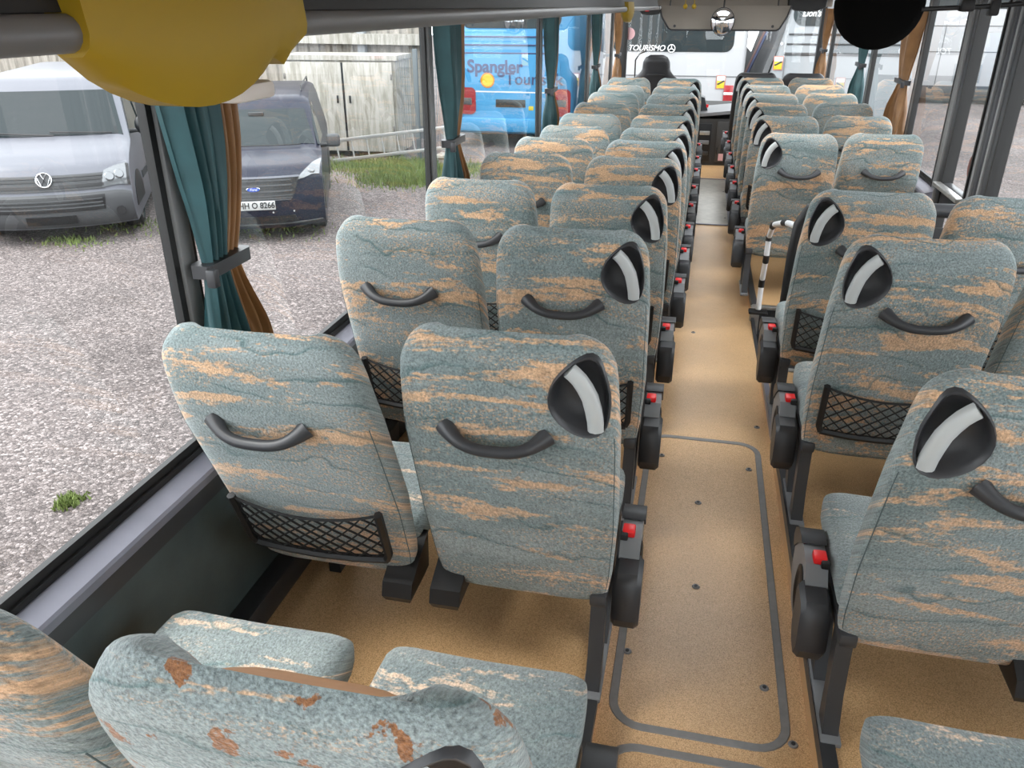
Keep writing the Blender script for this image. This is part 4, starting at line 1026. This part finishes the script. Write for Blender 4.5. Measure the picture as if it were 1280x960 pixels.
# a support under the raised ladder end
tag(MB().rbox(-5.5, -5.2, 17.05, 17.35, GZ, GZ+.25, .02).rbox(-5.55, -5.15, 17.0, 17.4, GZ+.20, GZ+.27, .01).build('wooden_crate', 'weathered_white'), 'pale wooden block under the raised end of the ladder', 'crate')
def grass(name, label, boxes, n, h):
    m = MB(); rnd = random.Random(3)
    for k in range(n):
        x0, x1, y0, y1 = boxes[k % len(boxes)]
        a, b = rnd.gauss(.5, .28), rnd.gauss(.5, .28); x, y = x0+(x1-x0)*a, y0+(y1-y0)*b
        ang = rnd.uniform(0, 6.28); w = .012; hh = h*rnd.uniform(.4, 1.1); lx, ly = rnd.uniform(-.5, .5)*hh, rnd.uniform(-.5, .5)*hh
        m.add([(x-w*math.cos(ang), y-w*math.sin(ang), GZ), (x+w*math.cos(ang), y+w*math.sin(ang), GZ), (x+lx, y+ly, GZ+hh)], [(0, 1, 2)])
    return tag(m.build(name, 'grass_blade', smooth=0), label, 'grass', kind='stuff')
grass('grass', 'green grass strip growing below the ladder', [(-8.0, -4.6, 16.0, 17.3), (-6.6, -4.9, 14.9, 16.3), (-7.5, -4.8, 16.4, 17.6)], 9000, .16)
grass('weeds', 'low weeds in the gravel around the parked vans', [(-9.6, -7.6, 10.6, 11.5), (-7.4, -5.6, 10.9, 11.9), (-5.35, -5.15, 3.35, 3.55), (-3.6, -3.45, 3.1, 3.25), (-4.2, -4.05, 3.9, 4.05), (-9.5, -8.5, 9.7, 10.3)], 1500, .07)

# coaches: rounded boxes with details on the visible face (local face looks to -y)
def coach(name, label, loc, rz, w, h, ln, mat, lean=0, z0=.32):
    t = thing(name, label, 'coach', loc, rz); r = .22; rings = []
    for y, k in ((0, -.12), (.03, -.05), (.12, 0), (ln-.12, 0), (ln, -.12)):
        ring = []
        for cx, cz, a0 in ((w/2-r, h-r, 0), (-w/2+r, h-r, 90), (-w/2+.08, z0+.08, 180), (w/2-.08, z0+.08, 270)):
            rr = r if cz > 1 else .08
            for q in range(6):
                a = math.radians(a0+q*18); x, z = cx+(rr+k*.6)*math.cos(a), cz+(rr+k*.6)*math.sin(a)
                if x < 0: x += lean*max(0, z-1.2)
                ring.append((x, y, z))
        rings.append(ring)
    MB().loft(rings).build('body', mat, t, 40)
    for yy in (2.2, ln-2.4):
        for sg in (-1, 1):
            x = sg*(w/2-.02); MB().loft([[(x-sg*o, yy+R*math.cos(2*math.pi*k/24), .56+R*math.sin(2*math.pi*k/24)) for k in range(24)] for o, R in ((.3, .5), (.28, .56), (.0, .56), (-.02, .45), (.03, .3))]).build('wheel', 'tire', t, 40)
    return t
def panel(t, nm, mat, x0, x1, z0, z1, y=-.012, d=.03, r=.01, par=None):
    return MB().rbox(x0, x1, y, y+d, z0, z1, min(r, (x1-x0)*.3, (z1-z0)*.3)).build(nm, mat, par or t)
def rpanel(t, nm, mat, x0, x1, z0, z1, r, y=-.012, d=.03, corners=(1, 1, 1, 1)):
    pts = []
    for (cx, cz, a0), on in zip(((x1, z1, 0), (x0, z1, 90), (x0, z0, 180), (x1, z0, 270)), corners):
        if not on: pts.append((cx, cz)); continue
        sx, sz = (-1 if cx == x1 else 1), (-1 if cz == z1 else 1)
        for q in range(6):
            a = math.radians(a0+q*18); pts.append((cx+sx*r+r*math.cos(a), cz+sz*r+r*math.sin(a)))
    return MB().prism(pts, lambda a, b, c: (a, c, b), y, y+d).build(nm, mat, t, 30)
Z = lambda z: z-GZ
# blue coach rear
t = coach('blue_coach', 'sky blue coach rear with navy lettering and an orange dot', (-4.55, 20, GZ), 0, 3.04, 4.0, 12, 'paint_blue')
X = lambda x: x+4.55
rpanel(t, 'engine_flap', 'paint_blue', X(-5.74), X(-3.35), Z(-.72), Z(.76), .22, -.03, .04, (1, 1, 0, 0))
for z in (.76, .94, 1.12): panel(t, 'groove', 'letter_navy', X(-5.72), X(-3.40), Z(z), Z(z+.035), -.035, .03)
rpanel(t, 'rear_window', 'car_glass', X(-5.75), X(-3.35), Z(1.32), Z(2.35), .2)
for x0, x1 in ((-6.02, -5.42), (-3.68, -3.08)):
    lp = rpanel(t, 'tail_lamp', 'lamp_red', X(x0), X(x1), Z(-.62), Z(-.0), .12, -.05, .06); panel(t, 'reversing_lamp', 'bumper_grey', X(x0)+.1, X(x1)-.1, Z(-.40), Z(-.24), -.06, .02, par=lp)
panel(t, 'plate_recess', 'car_black', X(-4.92), X(-4.18), Z(-.44), Z(-.26), -.045, .03); panel(t, 'bumper', 'paint_blue', X(-6.0), X(-3.1), Z(-1.02), Z(-.70), -.10, .12, .04)
panel(t, 'web_line', 'letter_white', X(-5.45), X(-3.7), Z(-.105), Z(-.075), -.034, .01); panel(t, 'round_badge', 'sticker_yellow', X(-4.10), X(-3.98), Z(-.50), Z(-.40), -.034, .01)
lettering('company_lettering', 'Spangler', .40, 'letter_navy', t, Matrix.Translation((X(-4.94), -.036, Z(.47))) @ MX, bold=.010)
lettering('company_lettering', 'Touristik', .38, 'letter_navy', t, Matrix.Translation((X(-3.98), -.036, Z(.20))) @ MX, bold=.004)
MB().disc((X(-5.12), -.032, Z(.17)), .175, (0, -1, 0), .006, 24).build('orange_dot', 'lamp_orange', t); MB().disc((X(-5.12), -.037, Z(.17)), .14, (0, -1, 0), .004, 24).build('dot_centre', 'sticker_yellow', t)
# white coach ahead
t = coach('white_coach', 'white coach rear with dark rear window and star emblem ahead of the windscreen', (-.72, 19, GZ), 0, 3.06, 4.3, 12, 'paint_white')
X = lambda x: x+.72
rpanel(t, 'rear_window', 'car_glass', X(-2.05), X(.53), Z(.90), Z(2.5), .18)
panel(t, 'panel_gap', 'truck_grey', X(-2.1), X(.70), Z(.405), Z(.425), -.014, .02)
for z0, z1, mt in ((-.14, .24, 'lamp_red'), (.04, .10, 'plate_white'), (-.30, -.16, 'lamp_red')): panel(t, 'tail_lamp', mt, X(.42), X(.62), Z(z0), Z(z1), -.03 if mt == 'lamp_red' else -.036, .04)
for z0, z1, mt in ((-.14, .24, 'lamp_red'),): panel(t, 'tail_lamp', mt, X(-2.06), X(-1.86), Z(z0), Z(z1), -.03, .04)
def warn(t, x0, x1, z0, z1):
    s = panel(t, 'warning_sticker', 'sticker_edge', x0, x1, z0, z1, -.016, .012); w_, h_ = x1-x0, z1-z0
    panel(t, 'sticker_field', 'sticker_yellow', x0+.02, x1-.02, z0+.02, z0+h_*.62, -.020, .008, par=s); panel(t, 'sticker_picture', 'paper_white', x0+.02, x1-.02, z0+h_*.64, z1-.02, -.020, .008, par=s)
    MB().tube([(x0+.03, -.022, z0+h_*.35), (x1-.03, -.022, z0+h_*.62)], .018, 5).build('sticker_mark', 'letter_black', s)
warn(t, X(.24), X(.44), Z(.16), Z(.44))
lettering('model_lettering', 'TOURISMO', .16, 'letter_white', t, Matrix.Translation((X(-1.30), -.016, Z(.965))) @ MX, shear=.25, bold=.002, sx=.98)
st_ = MB().tube([(.075*math.cos(2*math.pi*k/24), 0, .075*math.sin(2*math.pi*k/24)) for k in range(25)], .010, 6, cap=False)
for q in (90, 210, 330): st_.tube([(0, 0, 0), (.072*math.cos(math.radians(q)), 0, .072*math.sin(math.radians(q)))], [.014, .006], 6)
o = st_.build('star_emblem', 'letter_white', t); o.location = (X(-.765), -.025, Z(.965))
# light grey coach
t = coach('light_grey_coach', 'pale grey coach rear with slotted vents and a dark rear window', (2.70, 19, GZ), 0, 3.4, 4.2, 12, 'paint_lightgrey', lean=.30)
X = lambda x: x-2.70
rpanel(t, 'rear_window', 'car_glass', X(1.66), X(4.1), Z(1.42), Z(2.6), .22)
for z, x0, hh in ((1.24, 1.62, .04), (1.055, 1.6, .035), (.85, 1.58, .06)): panel(t, 'vent_slot', 'vent_dark', X(x0), X(3.9), Z(z), Z(z+hh), -.016, .03)
fx = lambda z, o: -1.7+.30*max(0, z-1.2)-o
MB().loft([[(fx(z, o), y, z) for z, o in [(.5, .012), (1.2, .012), (2, .012), (3, .012), (3.8, .012), (3.8, -.1), (3, -.1), (2, -.1), (1.2, -.1), (.5, -.1)]] for y in (.2, 11.8)]).build('shaded_side_skin', 'truck_grey', t, smooth=0)  # darker than the body: the flank's shade is put into its colour
for mt, a in (('stripe_red', 5.6), ('stripe_blue', 4.7)):
    MB().loft([[(fx(z, o), a+k-1.0*(z-1.2), z) for z, o in [(.9, .022), (1.2, .022), (2, .022), (3, .022), (3.7, .022), (3.7, 0), (3, 0), (2, 0), (1.2, 0), (.9, 0)]] for k in (0, .8)]).build('stripe', mt, t, smooth=0)
MB().loft([[(fx(z, o), 2.2+k, z) for z, o in [(2.0, .02), (2.9, .02), (2.9, 0), (2.0, 0)]] for k in (4.6, 9)]).build('side_window', 'car_glass', t, smooth=0)
warn(t, X(1.38), X(1.58), Z(.56), Z(.84)); panel(t, 'panel_gap', 'truck_grey', X(1.60), X(1.62), Z(-.6), Z(.80), -.014, .02)
MB().disc((X(1.50), -.014, Z(1.08)), .03, (0, -1, 0), .01, 10).build('marker_lamp', 'chrome', t)
lettering('model_lettering', "Lion's Coach", .17, 'letter_white', t, Matrix.Translation((X(2.24), -.018, Z(1.655))) @ MX, shear=.25, bold=.004, sx=.92)
# white coach standing across on the right
t = coach('crosswise_coach', 'white coach with a dark skirt standing crosswise beyond the middle door', (10.3, 33, GZ), 0, 13.0, 4.2, 3.0, 'paint_white')
panel(t, 'skirt', 'vent_dark', -6.4, 6.4, .22, .62, -.02, .05)
for x in (-2.3, -.05, .9, 3.2): panel(t, 'panel_gap', 'truck_grey', x, x+.03, .62, 2.6, -.012, .02)
panel(t, 'panel_gap', 'truck_grey', -6.3, 6.3, 1.72, 1.75, -.012, .02); panel(t, 'panel_gap', 'truck_grey', -6.3, 6.3, 2.55, 2.58, -.012, .02)
vg = panel(t, 'vent_grille', 'paint_lightgrey', -1.75, -.85, .72, 1.36, -.016, .02)
for k in range(9): panel(t, 'vent_slat', 'vent_dark', -1.70, -.90, .76+k*.066, .785+k*.066, -.026, .02, par=vg)
rpanel(t, 'door_panel', 'paint_lightgrey', -.45, .75, 1.2, 3.0, .12, -.02, .03)
rpanel(t, 'lamp_strip', 'sticker_pink', -.1, .55, 1.25, 1.42, .03, -.03, .03)
rpanel(t, 'window_band', 'car_glass', -6.2, 6.2, 3.1, 4.0, .15)
